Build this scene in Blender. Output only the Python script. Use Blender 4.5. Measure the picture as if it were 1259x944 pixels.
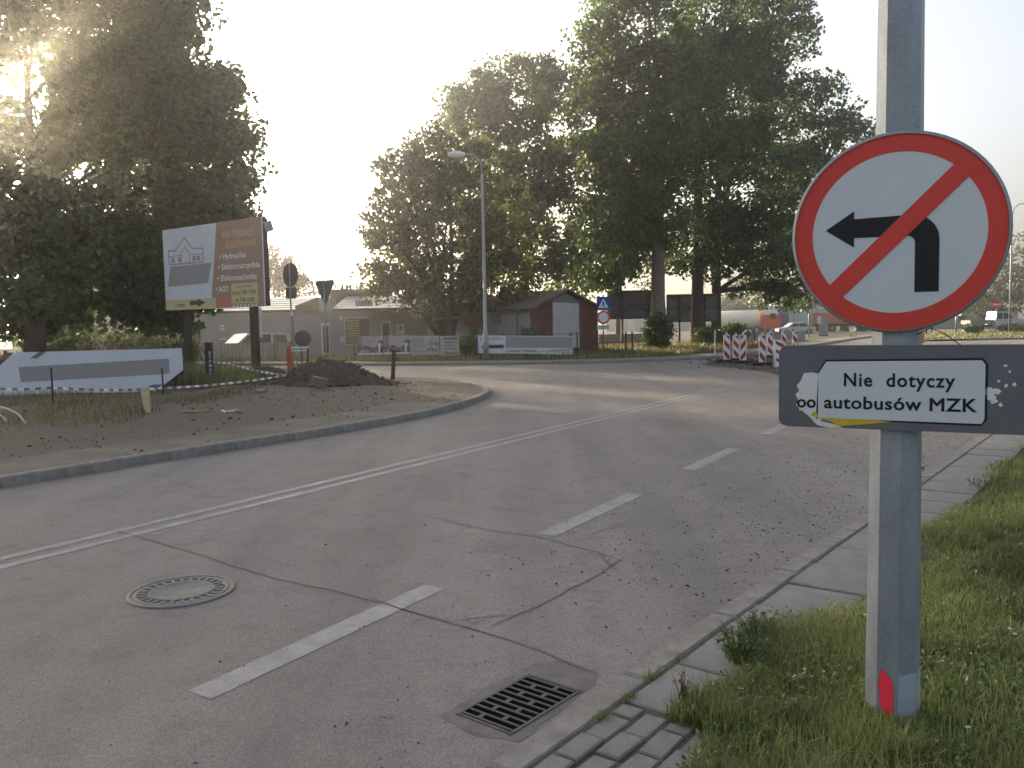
import bpy, math, random
import numpy as np
from mathutils import Vector, Matrix
from mathutils.geometry import delaunay_2d_cdt
R = math.radians
for o in list(bpy.data.objects): bpy.data.objects.remove(o, do_unlink=True)
rng = random.Random(7); nr = np.random.default_rng(11)
SC = bpy.context.scene; COL = SC.collection

# ---------------------------------------------------------------- camera, sky, sun, exposure
# world axes: +Y is where the camera faces, +X to its right, metres; the main road runs 31.5 deg to the right of +Y
cam = bpy.data.cameras.new('camera'); camo = bpy.data.objects.new('camera', cam); COL.objects.link(camo)
cam.sensor_width = 36; cam.lens = 36*1020/1259; cam.clip_start = .05; cam.clip_end = 3000
p, ro = R(4.0), R(1.1)
fw = Vector((0, math.cos(p), -math.sin(p))); u0 = Vector((0, math.sin(p), math.cos(p))); r0 = Vector((1, 0, 0))
rt = math.cos(ro)*r0 - math.sin(ro)*u0; up = math.sin(ro)*r0 + math.cos(ro)*u0
mw = Matrix((rt, up, -fw)).transposed().to_4x4(); mw.translation = (0, 0, 1.65)
camo.matrix_world = mw; SC.camera = camo

SUN_AZ, SUN_EL = 33.5, 11.0           # degrees left of +Y, degrees up
w = bpy.data.worlds.new('World'); SC.world = w; w.use_nodes = True
nt = w.node_tree; bg = nt.nodes['Background']
sky = nt.nodes.new('ShaderNodeTexSky'); sky.sky_type = 'NISHITA'; sky.sun_disc = False
sky.sun_elevation = R(SUN_EL); sky.sun_rotation = R(-SUN_AZ)
sky.air_density = .8; sky.dust_density = 6.0; sky.ozone_density = 1.0; sky.altitude = 20
hs = nt.nodes.new('ShaderNodeHueSaturation'); hs.inputs['Saturation'].default_value = .62
nt.links.new(sky.outputs[0], hs.inputs['Color']); nt.links.new(hs.outputs[0], bg.inputs['Color'])
bg.inputs['Strength'].default_value = .15
sun = bpy.data.lights.new('sun', 'SUN'); sun.energy = 4.5; sun.angle = R(.6); sun.color = (1, .82, .56)
suno = bpy.data.objects.new('sun', sun); COL.objects.link(suno)
sdir = Vector((-math.sin(R(SUN_AZ))*math.cos(R(SUN_EL)), math.cos(R(SUN_AZ))*math.cos(R(SUN_EL)), math.sin(R(SUN_EL))))
suno.rotation_euler = sdir.to_track_quat('Z', 'Y').to_euler(); suno.location = sdir*150
vs = SC.view_settings; vs.view_transform = 'Standard'; vs.look = 'None'; vs.gamma = 1; vs.exposure = 1.58
SC.display_settings.display_device = 'sRGB'; vs.use_curve_mapping = False
SC.cycles.volume_bounces = 0

# ---------------------------------------------------------------- helpers
def lnk(o, parent=None):
    COL.objects.link(o)
    if parent is not None: o.parent = parent
    return o
def tag(o, label=None, cat=None, group=None, kind=None):
    if label: o['label'] = label
    if cat: o['category'] = cat
    if group: o['group'] = group
    if kind: o['kind'] = kind
    return o
def root(name, label, cat, loc=(0, 0, 0), rz=0, group=None):
    o = bpy.data.objects.new(name, None); o.empty_display_size = .2
    o.location = loc; o.rotation_euler = (0, 0, rz); lnk(o)
    return tag(o, label, cat, group)
def setting(name):
    o = bpy.data.objects.new(name, None); lnk(o); o['kind'] = 'structure'; return o
class MB:
    def __init__(s): s.v = []; s.f = []; s.m = []; s.sm = []
    def add(s, vs, fs, m=0, smooth=False):
        b = len(s.v); s.v += [tuple(q) for q in vs]
        for f in fs: s.f.append([i+b for i in f]); s.m.append(m); s.sm.append(smooth)
        return s
    def box(s, c, d, rz=0, m=0, rx=0, ry=0):
        M = Matrix.Rotation(rz, 3, 'Z') @ Matrix.Rotation(ry, 3, 'Y') @ Matrix.Rotation(rx, 3, 'X')
        q = [Vector(c) + M @ Vector((x*d[0]/2, y*d[1]/2, z*d[2]/2)) for x in (-1, 1) for y in (-1, 1) for z in (-1, 1)]
        return s.add(q, [(0, 1, 3, 2), (4, 6, 7, 5), (0, 4, 5, 1), (2, 3, 7, 6), (0, 2, 6, 4), (1, 5, 7, 3)], m)
    def cbox(s, d, c=.01, o=(0, 0, 0), m=0):
        # block with bevelled top edge, bottom centre at o
        x, y, z = d[0]/2, d[1]/2, d[2]; q = []
        for (ex, ey, ez) in ((x, y, 0), (x, y, z-c), (x-c, y-c, z)):
            q += [(o[0]+sx*ex, o[1]+sy*ey, o[2]+ez) for sx, sy in ((-1, -1), (1, -1), (1, 1), (-1, 1))]
        fs = [(3, 2, 1, 0), (8, 9, 10, 11)]
        for k in (0, 4): fs += [(k+i, k+(i+1) % 4, k+4+(i+1) % 4, k+4+i) for i in range(4)]
        return s.add(q, fs, m)
    def tube(s, path, rad, n=8, m=0, smooth=True, cap=True, ph=0):
        P = [Vector(q) for q in path]
        if not hasattr(rad, '__len__'): rad = [rad]*len(P)
        b = []; prev = None
        for i, q in enumerate(P):
            t = (P[min(i+1, len(P)-1)] - P[max(i-1, 0)]).normalized()
            a = prev if prev is not None else (Vector((1, 0, 0)) if abs(t.x) < .9 else Vector((0, 1, 0)))
            a = (a - t*a.dot(t)).normalized(); prev = a; c = t.cross(a)
            for k in range(n):
                an = 2*math.pi*k/n + ph; b.append(q + (a*math.cos(an) + c*math.sin(an))*rad[i])
        fs = []
        for i in range(len(P)-1):
            for k in range(n): fs.append((i*n+k, i*n+(k+1) % n, (i+1)*n+(k+1) % n, (i+1)*n+k))
        s.add(b, fs, m, smooth)
        if cap:
            o = len(s.v) - len(b)
            s.f.append([o+k for k in range(n)][::-1]); s.m.append(m); s.sm.append(False)
            s.f.append([o+(len(P)-1)*n+k for k in range(n)]); s.m.append(m); s.sm.append(False)
        return s
    def prism(s, poly, y0, y1, m=0):
        # polygon in XZ extruded along Y; y0 is the front (towards -Y)
        n = len(poly); a = sum(poly[i][0]*poly[(i+1) % n][1] - poly[(i+1) % n][0]*poly[i][1] for i in range(n))
        if a < 0: poly = poly[::-1]
        q = [(x, y0, z) for x, z in poly] + [(x, y1, z) for x, z in poly]
        fs = [tuple(range(n)), tuple(range(2*n-1, n-1, -1))] + [(i, n+i, n+(i+1) % n, (i+1) % n) for i in range(n)]
        return s.add(q, fs, m)
    def extr(s, poly, z0, z1, m=0):
        n = len(poly); a = sum(poly[i][0]*poly[(i+1) % n][1] - poly[(i+1) % n][0]*poly[i][1] for i in range(n))
        if a < 0: poly = poly[::-1]
        q = [(x, y, z0) for x, y in poly] + [(x, y, z1) for x, y in poly]
        fs = [tuple(range(n-1, -1, -1)), tuple(range(n, 2*n))] + [(i, (i+1) % n, n+(i+1) % n, n+i) for i in range(n)]
        return s.add(q, fs, m)
    def lathe(s, prof, n=24, m=0, c=(0, 0, 0), axis='Z', smooth=True):
        b = []
        for r, h in prof:
            for k in range(n):
                a = 2*math.pi*k/n; x, y = r*math.cos(a), r*math.sin(a)
                q = (x, y, h) if axis == 'Z' else ((h, x, y) if axis == 'X' else (x, -h, y))
                b.append((q[0]+c[0], q[1]+c[1], q[2]+c[2]))
        fs = []
        for i in range(len(prof)-1):
            for k in range(n): fs.append((i*n+k, i*n+(k+1) % n, (i+1)*n+(k+1) % n, (i+1)*n+k))
        return s.add(b, fs, m, smooth)
    def mesh(s, name, mats):
        me = bpy.data.meshes.new(name); me.from_pydata(s.v, [], s.f)
        if not isinstance(mats, (list, tuple)): mats = [mats]
        for q in mats: me.materials.append(q)
        me.polygons.foreach_set('material_index', s.m); me.polygons.foreach_set('use_smooth', s.sm); me.update()
        return me
    def build(s, name, mats, parent=None, loc=(0, 0, 0), rz=0):
        o = bpy.data.objects.new(name, s.mesh(name, mats)); o.location = loc; o.rotation_euler = (0, 0, rz)
        return lnk(o, parent)
def piece(name, me, parent, loc, rot=(0, 0, 0), scale=(1, 1, 1)):
    o = bpy.data.objects.new(name, me); o.location = loc; o.rotation_euler = rot; o.scale = scale
    return lnk(o, parent)
def copy_tree(o, parent=None, kids=None):
    c = o.copy(); COL.objects.link(c); c.parent = parent
    for ch in [k for k in bpy.data.objects if k.parent == o]: copy_tree(ch, c)
    return c
def rrect(x0, z0, x1, z1, r, n=5):
    out = []
    for cx, cz, a0 in ((x1-r, z0+r, -90), (x1-r, z1-r, 0), (x0+r, z1-r, 90), (x0+r, z0+r, 180)):
        for i in range(n+1):
            a = R(a0+90*i/n); out.append((cx+r*math.cos(a), cz+r*math.sin(a)))
    return out
def circ(r, n=48, cx=0, cz=0): return [(cx+r*math.cos(2*math.pi*i/n), cz+r*math.sin(2*math.pi*i/n)) for i in range(n)]
def text(s, width, height, m, parent, x, y, z, bold=0, center=False, spacing=1.0, name='lettering', shear=0, bev=0):
    cu = bpy.data.curves.new(name, 'FONT'); cu.body = s; cu.size = 1; cu.offset = bold; cu.space_character = spacing
    cu.resolution_u = 3; cu.extrude = .001; cu.shear = shear; cu.bevel_depth = bev; cu.bevel_resolution = 0
    t = bpy.data.objects.new('tmp', cu); COL.objects.link(t)
    dg = bpy.context.evaluated_depsgraph_get(); me = bpy.data.meshes.new_from_object(t.evaluated_get(dg))
    bpy.data.objects.remove(t, do_unlink=True)
    co = np.empty(len(me.vertices)*3); me.vertices.foreach_get('co', co); co = co.reshape(-1, 3)
    mn, mx = co.min(0), co.max(0)
    sx = width/(mx[0]-mn[0]); sz = height/.73
    X = (co[:, 0]-mn[0])*sx - (width/2 if center else 0)
    out = np.stack([X, -np.clip(co[:, 2], -.002, .002)*.6, co[:, 1]*sz], 1)
    me.vertices.foreach_set('co', out.ravel()); me.name = name; me.materials.clear(); me.materials.append(m); me.update()
    o = bpy.data.objects.new(name, me); o.location = (x, y, z); return lnk(o, parent)

# ---------------------------------------------------------------- materials
def nodes(name):
    m = bpy.data.materials.new(name); m.use_nodes = True
    t = m.node_tree; return m, t, t.nodes['Principled BSDF'], t.nodes.new, t.links.new
def mat(name, col, rough=.8, var=.15, scale=6, bump=0, bscale=60, metal=0, spec=.3, col2=None, thr=None, dirt=0):
    m, t, b, N, Lk = nodes(name)
    tc = N('ShaderNodeTexCoord'); n1 = N('ShaderNodeTexNoise'); n1.inputs['Scale'].default_value = scale; n1.inputs['Detail'].default_value = 6
    n1.inputs['Roughness'].default_value = .65
    Lk(tc.outputs['Object'], n1.inputs['Vector'])
    cr = N('ShaderNodeValToRGB'); lo, hi = thr if thr else (.3, .7)
    cr.color_ramp.elements[0].position = lo; cr.color_ramp.elements[1].position = hi
    c1 = [c*(1-var) for c in col]; c2 = [min(1, c*(1+var)) for c in col] if col2 is None else col2
    cr.color_ramp.elements[0].color = (*c1, 1); cr.color_ramp.elements[1].color = (*c2, 1)
    Lk(n1.outputs['Fac'], cr.inputs[0]); out = cr.outputs[0]
    if dirt:
        n2 = N('ShaderNodeTexNoise'); n2.inputs['Scale'].default_value = scale*.33; n2.inputs['Detail'].default_value = 8
        Lk(tc.outputs['Object'], n2.inputs['Vector'])
        r2 = N('ShaderNodeValToRGB'); r2.color_ramp.elements[0].position = .45; r2.color_ramp.elements[1].position = .72
        r2.color_ramp.elements[1].color = (dirt, dirt, dirt, 1); Lk(n2.outputs['Fac'], r2.inputs[0])
        mx = N('ShaderNodeMixRGB'); mx.inputs[2].default_value = (.13, .11, .085, 1); Lk(r2.outputs[0], mx.inputs[0]); Lk(out, mx.inputs[1]); out = mx.outputs[0]
    Lk(out, b.inputs['Base Color'])
    b.inputs['Roughness'].default_value = rough; b.inputs['Metallic'].default_value = metal; b.inputs['Specular IOR Level'].default_value = spec
    if bump:
        n3 = N('ShaderNodeTexNoise'); n3.inputs['Scale'].default_value = bscale; n3.inputs['Detail'].default_value = 5
        Lk(tc.outputs['Object'], n3.inputs['Vector'])
        bp = N('ShaderNodeBump'); bp.inputs['Strength'].default_value = bump; bp.inputs['Distance'].default_value = .02
        Lk(n3.outputs['Fac'], bp.inputs['Height']); Lk(bp.outputs[0], b.inputs['Normal'])
    return m
def leafmat(name, a, b_, tr=.35, rough=.42, cl=.7):
    m, t, b, N, Lk = nodes(name)
    g = N('ShaderNodeNewGeometry'); cr = N('ShaderNodeValToRGB')
    cr.color_ramp.elements[0].color = (*a, 1); cr.color_ramp.elements[1].color = (*b_, 1)
    Lk(g.outputs['Random Per Island'], cr.inputs[0]); Lk(cr.outputs[0], b.inputs['Base Color'])
    n = N('ShaderNodeTexNoise'); n.inputs['Scale'].default_value = cl; n.inputs['Detail'].default_value = 2; tc = N('ShaderNodeTexCoord'); Lk(tc.outputs['Object'], n.inputs['Vector'])
    hv0 = N('ShaderNodeHueSaturation'); mr = N('ShaderNodeMapRange'); mr.inputs[1].default_value = .3; mr.inputs[2].default_value = .7; mr.inputs[3].default_value = .55; mr.inputs[4].default_value = 1.7
    Lk(n.outputs['Fac'], mr.inputs[0]); Lk(mr.outputs[0], hv0.inputs['Value']); Lk(cr.outputs[0], hv0.inputs['Color']); Lk(hv0.outputs[0], b.inputs['Base Color'])
    b.inputs['Roughness'].default_value = rough; b.inputs['Specular IOR Level'].default_value = .45
    tl = N('ShaderNodeBsdfTranslucent'); hv = N('ShaderNodeHueSaturation'); hv.inputs['Value'].default_value = 1.6; hv.inputs['Hue'].default_value = .492
    Lk(hv0.outputs[0], hv.inputs['Color']); Lk(hv.outputs[0], tl.inputs['Color'])
    mx = N('ShaderNodeMixShader'); mx.inputs[0].default_value = tr
    Lk(b.outputs[0], mx.inputs[1]); Lk(tl.outputs[0], mx.inputs[2]); Lk(mx.outputs[0], t.nodes['Material Output'].inputs['Surface'])
    return m
def asphalt():
    m, t, b, N, Lk = nodes('asphalt')
    tc = N('ShaderNodeTexCoord')
    def noise(sc, det=6, ro_=.6):
        n = N('ShaderNodeTexNoise'); n.inputs['Scale'].default_value = sc; n.inputs['Detail'].default_value = det; n.inputs['Roughness'].default_value = ro_
        Lk(tc.outputs['Object'], n.inputs['Vector']); return n
    def ramp(src, p0, c0, p1, c1):
        r = N('ShaderNodeValToRGB'); r.color_ramp.elements[0].position = p0; r.color_ramp.elements[1].position = p1
        r.color_ramp.elements[0].color = (*c0, 1); r.color_ramp.elements[1].color = (*c1, 1); Lk(src, r.inputs[0]); return r
    def mix(kind, f, a, c):
        x = N('ShaderNodeMixRGB'); x.blend_type = kind; x.inputs[0].default_value = f; Lk(a, x.inputs[1]); Lk(c, x.inputs[2]); return x
    big = ramp(noise(.35, 5).outputs['Fac'], .3, (.192, .176, .164), .72, (.247, .227, .211))
    mp = N('ShaderNodeMapping'); mp.inputs['Rotation'].default_value = (0, 0, R(31.5)); mp.inputs['Scale'].default_value = (1.1, .09, 1)
    Lk(tc.outputs['Object'], mp.inputs['Vector'])
    st = N('ShaderNodeTexNoise'); st.inputs['Scale'].default_value = 1.3; st.inputs['Detail'].default_value = 3; Lk(mp.outputs[0], st.inputs['Vector'])
    streak = ramp(st.outputs['Fac'], .3, (.82, .82, .83), .7, (1.14, 1.13, 1.12))
    a = mix('MULTIPLY', 1, big.outputs[0], streak.outputs[0])
    vo = N('ShaderNodeTexVoronoi'); vo.inputs['Scale'].default_value = 150; Lk(tc.outputs['Object'], vo.inputs['Vector'])
    sp = ramp(vo.outputs['Color'], .1, (.72, .72, .73), .95, (1.32, 1.3, 1.27))
    a = mix('MULTIPLY', 1, a.outputs[0], sp.outputs[0])
    dk = ramp(noise(3.2, 9, .75).outputs['Fac'], .34, (.72, .72, .72), .5, (1, 1, 1))
    a = mix('MULTIPLY', .7, a.outputs[0], dk.outputs[0])
    sand = ramp(noise(.9, 9, .7).outputs['Fac'], .52, (0, 0, 0), .78, (.45, .45, .45))
    x = N('ShaderNodeMixRGB'); x.inputs[2].default_value = (.25, .232, .205, 1); Lk(sand.outputs[0], x.inputs[0]); Lk(a.outputs[0], x.inputs[1])
    Lk(x.outputs[0], b.inputs['Base Color'])
    b.inputs['Roughness'].default_value = .8; b.inputs['Specular IOR Level'].default_value = .25
    bp = N('ShaderNodeBump'); bp.inputs['Strength'].default_value = .55; bp.inputs['Distance'].default_value = .006
    Lk(vo.outputs['Distance'], bp.inputs['Height'])
    bp2 = N('ShaderNodeBump'); bp2.inputs['Strength'].default_value = .4; bp2.inputs['Distance'].default_value = .02
    Lk(noise(14, 6).outputs['Fac'], bp2.inputs['Height']); Lk(bp.outputs[0], bp2.inputs['Normal']); Lk(bp2.outputs[0], b.inputs['Normal'])
    return m
def paintmat(name, col, wear=(.38, .64), sc=6):
    # worn road paint over asphalt
    m, t, b, N, Lk = nodes(name)
    tc = N('ShaderNodeTexCoord'); n = N('ShaderNodeTexNoise'); n.inputs['Scale'].default_value = sc; n.inputs['Detail'].default_value = 8; n.inputs['Roughness'].default_value = .75
    Lk(tc.outputs['Object'], n.inputs['Vector']); r = N('ShaderNodeValToRGB')
    r.color_ramp.elements[0].position, r.color_ramp.elements[1].position = wear
    r.color_ramp.elements[0].color = (.20, .19, .18, 1); r.color_ramp.elements[1].color = (*col, 1)
    n2 = N('ShaderNodeTexNoise'); n2.inputs['Scale'].default_value = 130; n2.inputs['Detail'].default_value = 4; Lk(tc.outputs['Object'], n2.inputs['Vector'])
    ma = N('ShaderNodeMath'); ma.operation = 'MULTIPLY_ADD'; ma.inputs[1].default_value = .55; ma.inputs[2].default_value = -.27; Lk(n2.outputs['Fac'], ma.inputs[0]); m2 = N('ShaderNodeMath'); m2.operation = 'ADD'; Lk(n.outputs['Fac'], m2.inputs[0]); Lk(ma.outputs[0], m2.inputs[1])
    Lk(m2.outputs[0], r.inputs[0]); Lk(r.outputs[0], b.inputs['Base Color']); b.inputs['Roughness'].default_value = .7
    return m
M = {}
M['asphalt'] = asphalt()
M['paint'] = paintmat('road_paint', (.305, .296, .286))
M['paint2'] = paintmat('road_paint_faint', (.31, .305, .30), (.4, .75))
M['crack'] = mat('crack_sealant', (.125, .116, .108), .85, .3, 40)
M['concrete'] = mat('kerb_concrete', (.25, .232, .21), .9, .25, 7, .6, 70, dirt=.55)
M['slab'] = mat('slab_concrete', (.225, .217, .206), .9, .2, 5, .45, 110, dirt=.5)
M['brick'] = mat('paver_concrete', (.215, .205, .194), .9, .22, 7, .5, 110, dirt=.55)
M['soil'] = mat('dark_soil', (.075, .058, .043), .95, .4, 5, .8, 30)
M['dirt'] = mat('dry_dirt', (.21, .168, .125), .95, .3, 1.2, 1.0, 22, col2=(.13, .103, .076))
M['verge'] = mat('verge_soil', (.08, .075, .04), .95, .4, 3, .8, 30, col2=(.09, .11, .035))
M['field'] = mat('field_grass', (.06, .068, .03), .95, .4, .6, .5, 10, col2=(.085, .08, .045))
M['path'] = mat('footpath_paving', (.19, .178, .16), .9, .18, 2, .3, 40)
M['iron'] = mat('cast_iron', (.085, .078, .072), .7, .25, 20)
M['ironlight'] = mat('worn_iron', (.17, .16, .145), .6, .2, 20)
M['dirt_path'] = mat('sandy_path', (.17, .148, .118), .95, .25, 1.5, .7, 30, dirt=.3)
M['soil2'] = mat('heap_soil', (.135, .104, .075), .95, .4, 4, 1.0, 26, col2=(.085, .066, .048))
M['cream2'] = mat('pale_plastic', (.55, .52, .45), .5, .08, 8)
M['steelback'] = mat('sign_back_grey', (.15, .14, .135), .6, .1, 5)
M['yellowprint'] = mat('yellow_film', (.42, .36, .06), .5, .1, 6)
M['brownglass'] = mat('brown_curtain', (.10, .065, .055), .4, .2, 6)
M['posterpale'] = mat('poster_pale', (.38, .35, .35), .5, .1, 6)
M['sheetgrey'] = mat('weathered_vinyl', (.42, .42, .40), .5, .08, 4, dirt=.15)
M['boarddark'] = mat('board_dark', (.10, .10, .108), .7, .15, 3)
M['boardgrey'] = mat('board_grey', (.17, .17, .18), .7, .15, 3)
M['barred'] = mat('board_red', (.36, .03, .045), .5, .1, 5)
M['orangepaint'] = mat('orange_paint', (.55, .09, .04), .5, .1, 3)
M['fieldgreen'] = mat('island_grass', (.075, .09, .03), .95, .35, 1.2, .5, 10, col2=(.11, .11, .05))
M['bedgrey'] = mat('dropside_grey', (.22, .21, .20), .6, .12, 4)
M['mistle'] = leafmat('mistletoe_leaf', (.012, .018, .008), (.03, .036, .014), .1)
M['weed2'] = leafmat('weed_leaf', (.06, .095, .03), (.15, .20, .06), .3)
M['drygreen'] = leafmat('yellow_grass', (.09, .085, .03), (.18, .16, .06), .35)
M['grit'] = mat('grit', (.055, .05, .046), .9, .4, 30)
M['patch'] = mat('asphalt_patch', (.20, .185, .172), .9, .25, 9, .9, 150, col2=(.225, .206, .188), thr=(.25, .6))
M['bed'] = mat('joint_soil', (.075, .066, .05), .95, .35, 20, .6, 60)
M['pit_shade'] = mat('pit_shade_black', (.006, .006, .006), 1, .1, 4, spec=0)
M['galv'] = None
M['white'] = mat('white_paint', (.72, .72, .71), .5, .05, 5, dirt=.1)
M['sheetwhite'] = mat('white_vinyl', (.62, .64, .68), .45, .05, 2, .15, 3, dirt=.06)
M['greyvinyl'] = mat('grey_print', (.30, .29, .28), .5, .03, 3)
M['red'] = mat('sign_red', (.66, .052, .036), .38, .07, 3, spec=.4, dirt=.06)
M['signwhite'] = mat('sign_white', (.60, .635, .66), .4, .04, 3, spec=.4, dirt=.07)
M['black'] = mat('sign_black', (.012, .012, .016), .4, .1, 4)
M['dark'] = mat('dark_steel', (.035, .032, .03), .7, .25, 8)
M['plate'] = mat('grey_plate', (.135, .142, .155), .5, .12, 5, dirt=.2)
M['yellow'] = mat('yellow_print', (.62, .42, .03), .5, .12, 18)
M['sprayred'] = mat('spray_red', (.75, .03, .055), .6, .1, 30)
M['steel'] = mat('grey_steel', (.30, .31, .32), .5, .1, 6, metal=.4)
M['rust'] = mat('rusty_iron', (.05, .036, .028), .85, .3, 10)
M['wood'] = mat('raw_wood', (.36, .28, .17), .8, .2, 14)
M['glass'] = mat('dark_glass', (.02, .023, .027), .12, .2, 2, spec=.6)
M['plaster'] = mat('grey_plaster', (.34, .335, .36), .9, .1, .8, .2, 30, dirt=.2)
M['plaster2'] = mat('pale_plaster', (.40, .37, .34), .9, .1, 1, .2, 30, dirt=.2)
M['roofw'] = mat('pale_roof_sheet', (.52, .51, .50), .45, .16, 2, dirt=.2)
M['roofd'] = mat('dark_roof_felt', (.10, .085, .075), .85, .2, 3)
M['roofg'] = mat('brown_roof', (.14, .115, .095), .85, .2, 3)
M['redwall'] = mat('red_boards', (.105, .042, .03), .8, .18, 4)
M['brown'] = mat('brown_print', (.36, .225, .17), .5, .06, 2)
M['orange'] = mat('orange_print', (.62, .16, .03), .5, .1, 4)
M['cream'] = mat('cream_print', (.58, .50, .26), .5, .05, 3)
M['salmon'] = mat('salmon_print', (.55, .20, .14), .5, .05, 3)
M['gold'] = mat('gold_letters', (.55, .36, .15), .5, .05, 3)
M['tapew'] = mat('white_tape', (.75, .74, .72), .5, .05, 5)
M['taper'] = mat('faded_red_tape', (.30, .19, .17), .5, .1, 5)
M['blue'] = mat('sign_blue', (.02, .06, .30), .4, .05, 4)
M['truckblue'] = mat('truck_blue', (.02, .04, .16), .35, .1, 2)
M['truckred'] = mat('truck_red', (.45, .06, .03), .4, .1, 2)
M['tank'] = mat('tank_white', (.82, .78, .68), .4, .08, 2)
M['rubber'] = mat('rubber', (.018, .018, .018), .8, .2, 8)
M['carwhite'] = mat('car_white', (.48, .50, .52), .3, .03, 2, spec=.5)
M['trailer'] = mat('trailer_grey', (.38, .44, .47), .5, .06, 1)
M['bark'] = mat('bark', (.16, .13, .10), .95, .35, 6, .9, 14)
M['barkdark'] = mat('dark_bark', (.06, .047, .036), .95, .3, 6, .9, 14)
M['yellowpaint'] = mat('yellow_post_paint', (.6, .32, .02), .5, .1, 5)
M['fence'] = mat('corrugated_fence', (.33, .31, .30), .7, .12, 2, dirt=.2)
M['poster'] = mat('poster_print', (.17, .145, .145), .5, .5, 2.2, col2=(.42, .38, .38), thr=(.45, .58))
M['poster2'] = mat('poster_print_blue', (.16, .18, .26), .5, .4, 5, col2=(.45, .45, .5), thr=(.4, .6))
M['leafA'] = leafmat('leaf_dark', (.020, .048, .012), (.062, .104, .024), .42)
M['leafB'] = leafmat('leaf_mid', (.028, .058, .014), (.085, .125, .030), .42)
M['leafC'] = leafmat('leaf_olive', (.042, .058, .016), (.105, .115, .034), .45)
M['leafD'] = leafmat('leaf_far', (.045, .062, .036), (.085, .10, .055), .3)
M['grass'] = leafmat('grass_blade', (.075, .108, .028), (.215, .25, .078), .42)
M['drygrass'] = leafmat('dry_grass', (.15, .13, .06), (.30, .25, .12), .35)
M['weed'] = leafmat('weed', (.075, .085, .03), (.18, .18, .07), .35)
M['flower'] = mat('white_petals', (.7, .7, .68), .6, .05, 5)
M['stalk'] = leafmat('brown_stalk', (.09, .05, .025), (.20, .11, .055), .2)
def galv():
    m, t, b, N, Lk = nodes('galvanised_steel')
    tc = N('ShaderNodeTexCoord'); v = N('ShaderNodeTexVoronoi'); v.inputs['Scale'].default_value = 140
    n = N('ShaderNodeTexNoise'); n.inputs['Scale'].default_value = 9; n.inputs['Detail'].default_value = 7
    mp = N('ShaderNodeMapping'); mp.inputs['Scale'].default_value = (1, 1, .35)
    Lk(tc.outputs['Object'], mp.inputs['Vector']); Lk(tc.outputs['Object'], v.inputs['Vector']); Lk(mp.outputs[0], n.inputs['Vector'])
    x = N('ShaderNodeMixRGB'); x.inputs[0].default_value = .22; Lk(n.outputs['Fac'], x.inputs[1]); Lk(v.outputs['Color'], x.inputs[2])
    r = N('ShaderNodeValToRGB'); r.color_ramp.elements[0].position = .28; r.color_ramp.elements[1].position = .74
    r.color_ramp.elements[0].color = (.20, .225, .25, 1); r.color_ramp.elements[1].color = (.36, .39, .42, 1)
    Lk(x.outputs[0], r.inputs[0]); Lk(r.outputs[0], b.inputs['Base Color'])
    b.inputs['Metallic'].default_value = .35; b.inputs['Roughness'].default_value = .5
    return m
M['galv'] = galv()
def spray():
    m, t, b, N, Lk = nodes('spray_red'); b.inputs['Base Color'].default_value = (.95, .04, .075, 1); b.inputs['Roughness'].default_value = .6
    a = N('ShaderNodeAttribute'); a.attribute_name = 'cover'; n = N('ShaderNodeTexNoise'); n.inputs['Scale'].default_value = 160; tc = N('ShaderNodeTexCoord'); Lk(tc.outputs['Object'], n.inputs['Vector'])
    ad = N('ShaderNodeMath'); ad.operation = 'ADD'; Lk(a.outputs['Fac'], ad.inputs[0]); Lk(n.outputs['Fac'], ad.inputs[1]); mr = N('ShaderNodeMapRange'); mr.inputs[1].default_value = .5; mr.inputs[2].default_value = 1.25; Lk(ad.outputs[0], mr.inputs[0])
    tr = N('ShaderNodeBsdfTransparent'); mx = N('ShaderNodeMixShader'); Lk(mr.outputs[0], mx.inputs[0]); Lk(tr.outputs[0], mx.inputs[1]); Lk(b.outputs[0], mx.inputs[2]); Lk(mx.outputs[0], t.nodes['Material Output'].inputs['Surface']); return m
M['sprayred'] = spray()
M['galvpale'] = mat('galvanised_patch', (.42, .47, .52), .5, .1, 12, metal=.35)

# ---------------------------------------------------------------- ground, road, kerbs, pavements
from mathutils import noise as MN
def fbm(x, y, s=1.0, o=4): return MN.fractal(Vector((x*s, y*s, 3.7)), 1.0, 2.0, o)
def polyoff(pl, d):
    # offset an open polyline to its left by d
    out = []
    for i, q in enumerate(pl):
        a = Vector(pl[max(i-1, 0)]); b = Vector(pl[min(i+1, len(pl)-1)]); t = (b-a).normalized(); out.append((q[0]-t.y*d, q[1]+t.x*d))
    return out
def smoothpl(pl, k=2):
    for _ in range(k):
        o = [pl[0]]
        for a, b in zip(pl[:-1], pl[1:]):
            o += [(a[0]*.75+b[0]*.25, a[1]*.75+b[1]*.25), (a[0]*.25+b[0]*.75, a[1]*.25+b[1]*.75)]
        pl = o + [pl[-1]]
    return pl
def inside(x, y, poly):
    c = np.zeros(np.shape(x), bool); n = len(poly)
    for i in range(n):
        x1, y1 = poly[i]; x2, y2 = poly[(i+1) % n]
        hit = ((y1 > y) != (y2 > y)) & (x < (x2-x1)*(y-y1)/((y2-y1) if y2 != y1 else 1e-9)+x1); c ^= hit
    return c
def pldist(x, y, pl):
    d = np.full(np.shape(x), 1e9)
    for (x1, y1), (x2, y2) in zip(pl[:-1], pl[1:]):
        dx, dy = x2-x1, y2-y1; t = np.clip(((x-x1)*dx+(y-y1)*dy)/(dx*dx+dy*dy), 0, 1)
        d = np.minimum(d, np.hypot(x-x1-t*dx, y-y1-t*dy))
    return d
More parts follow.
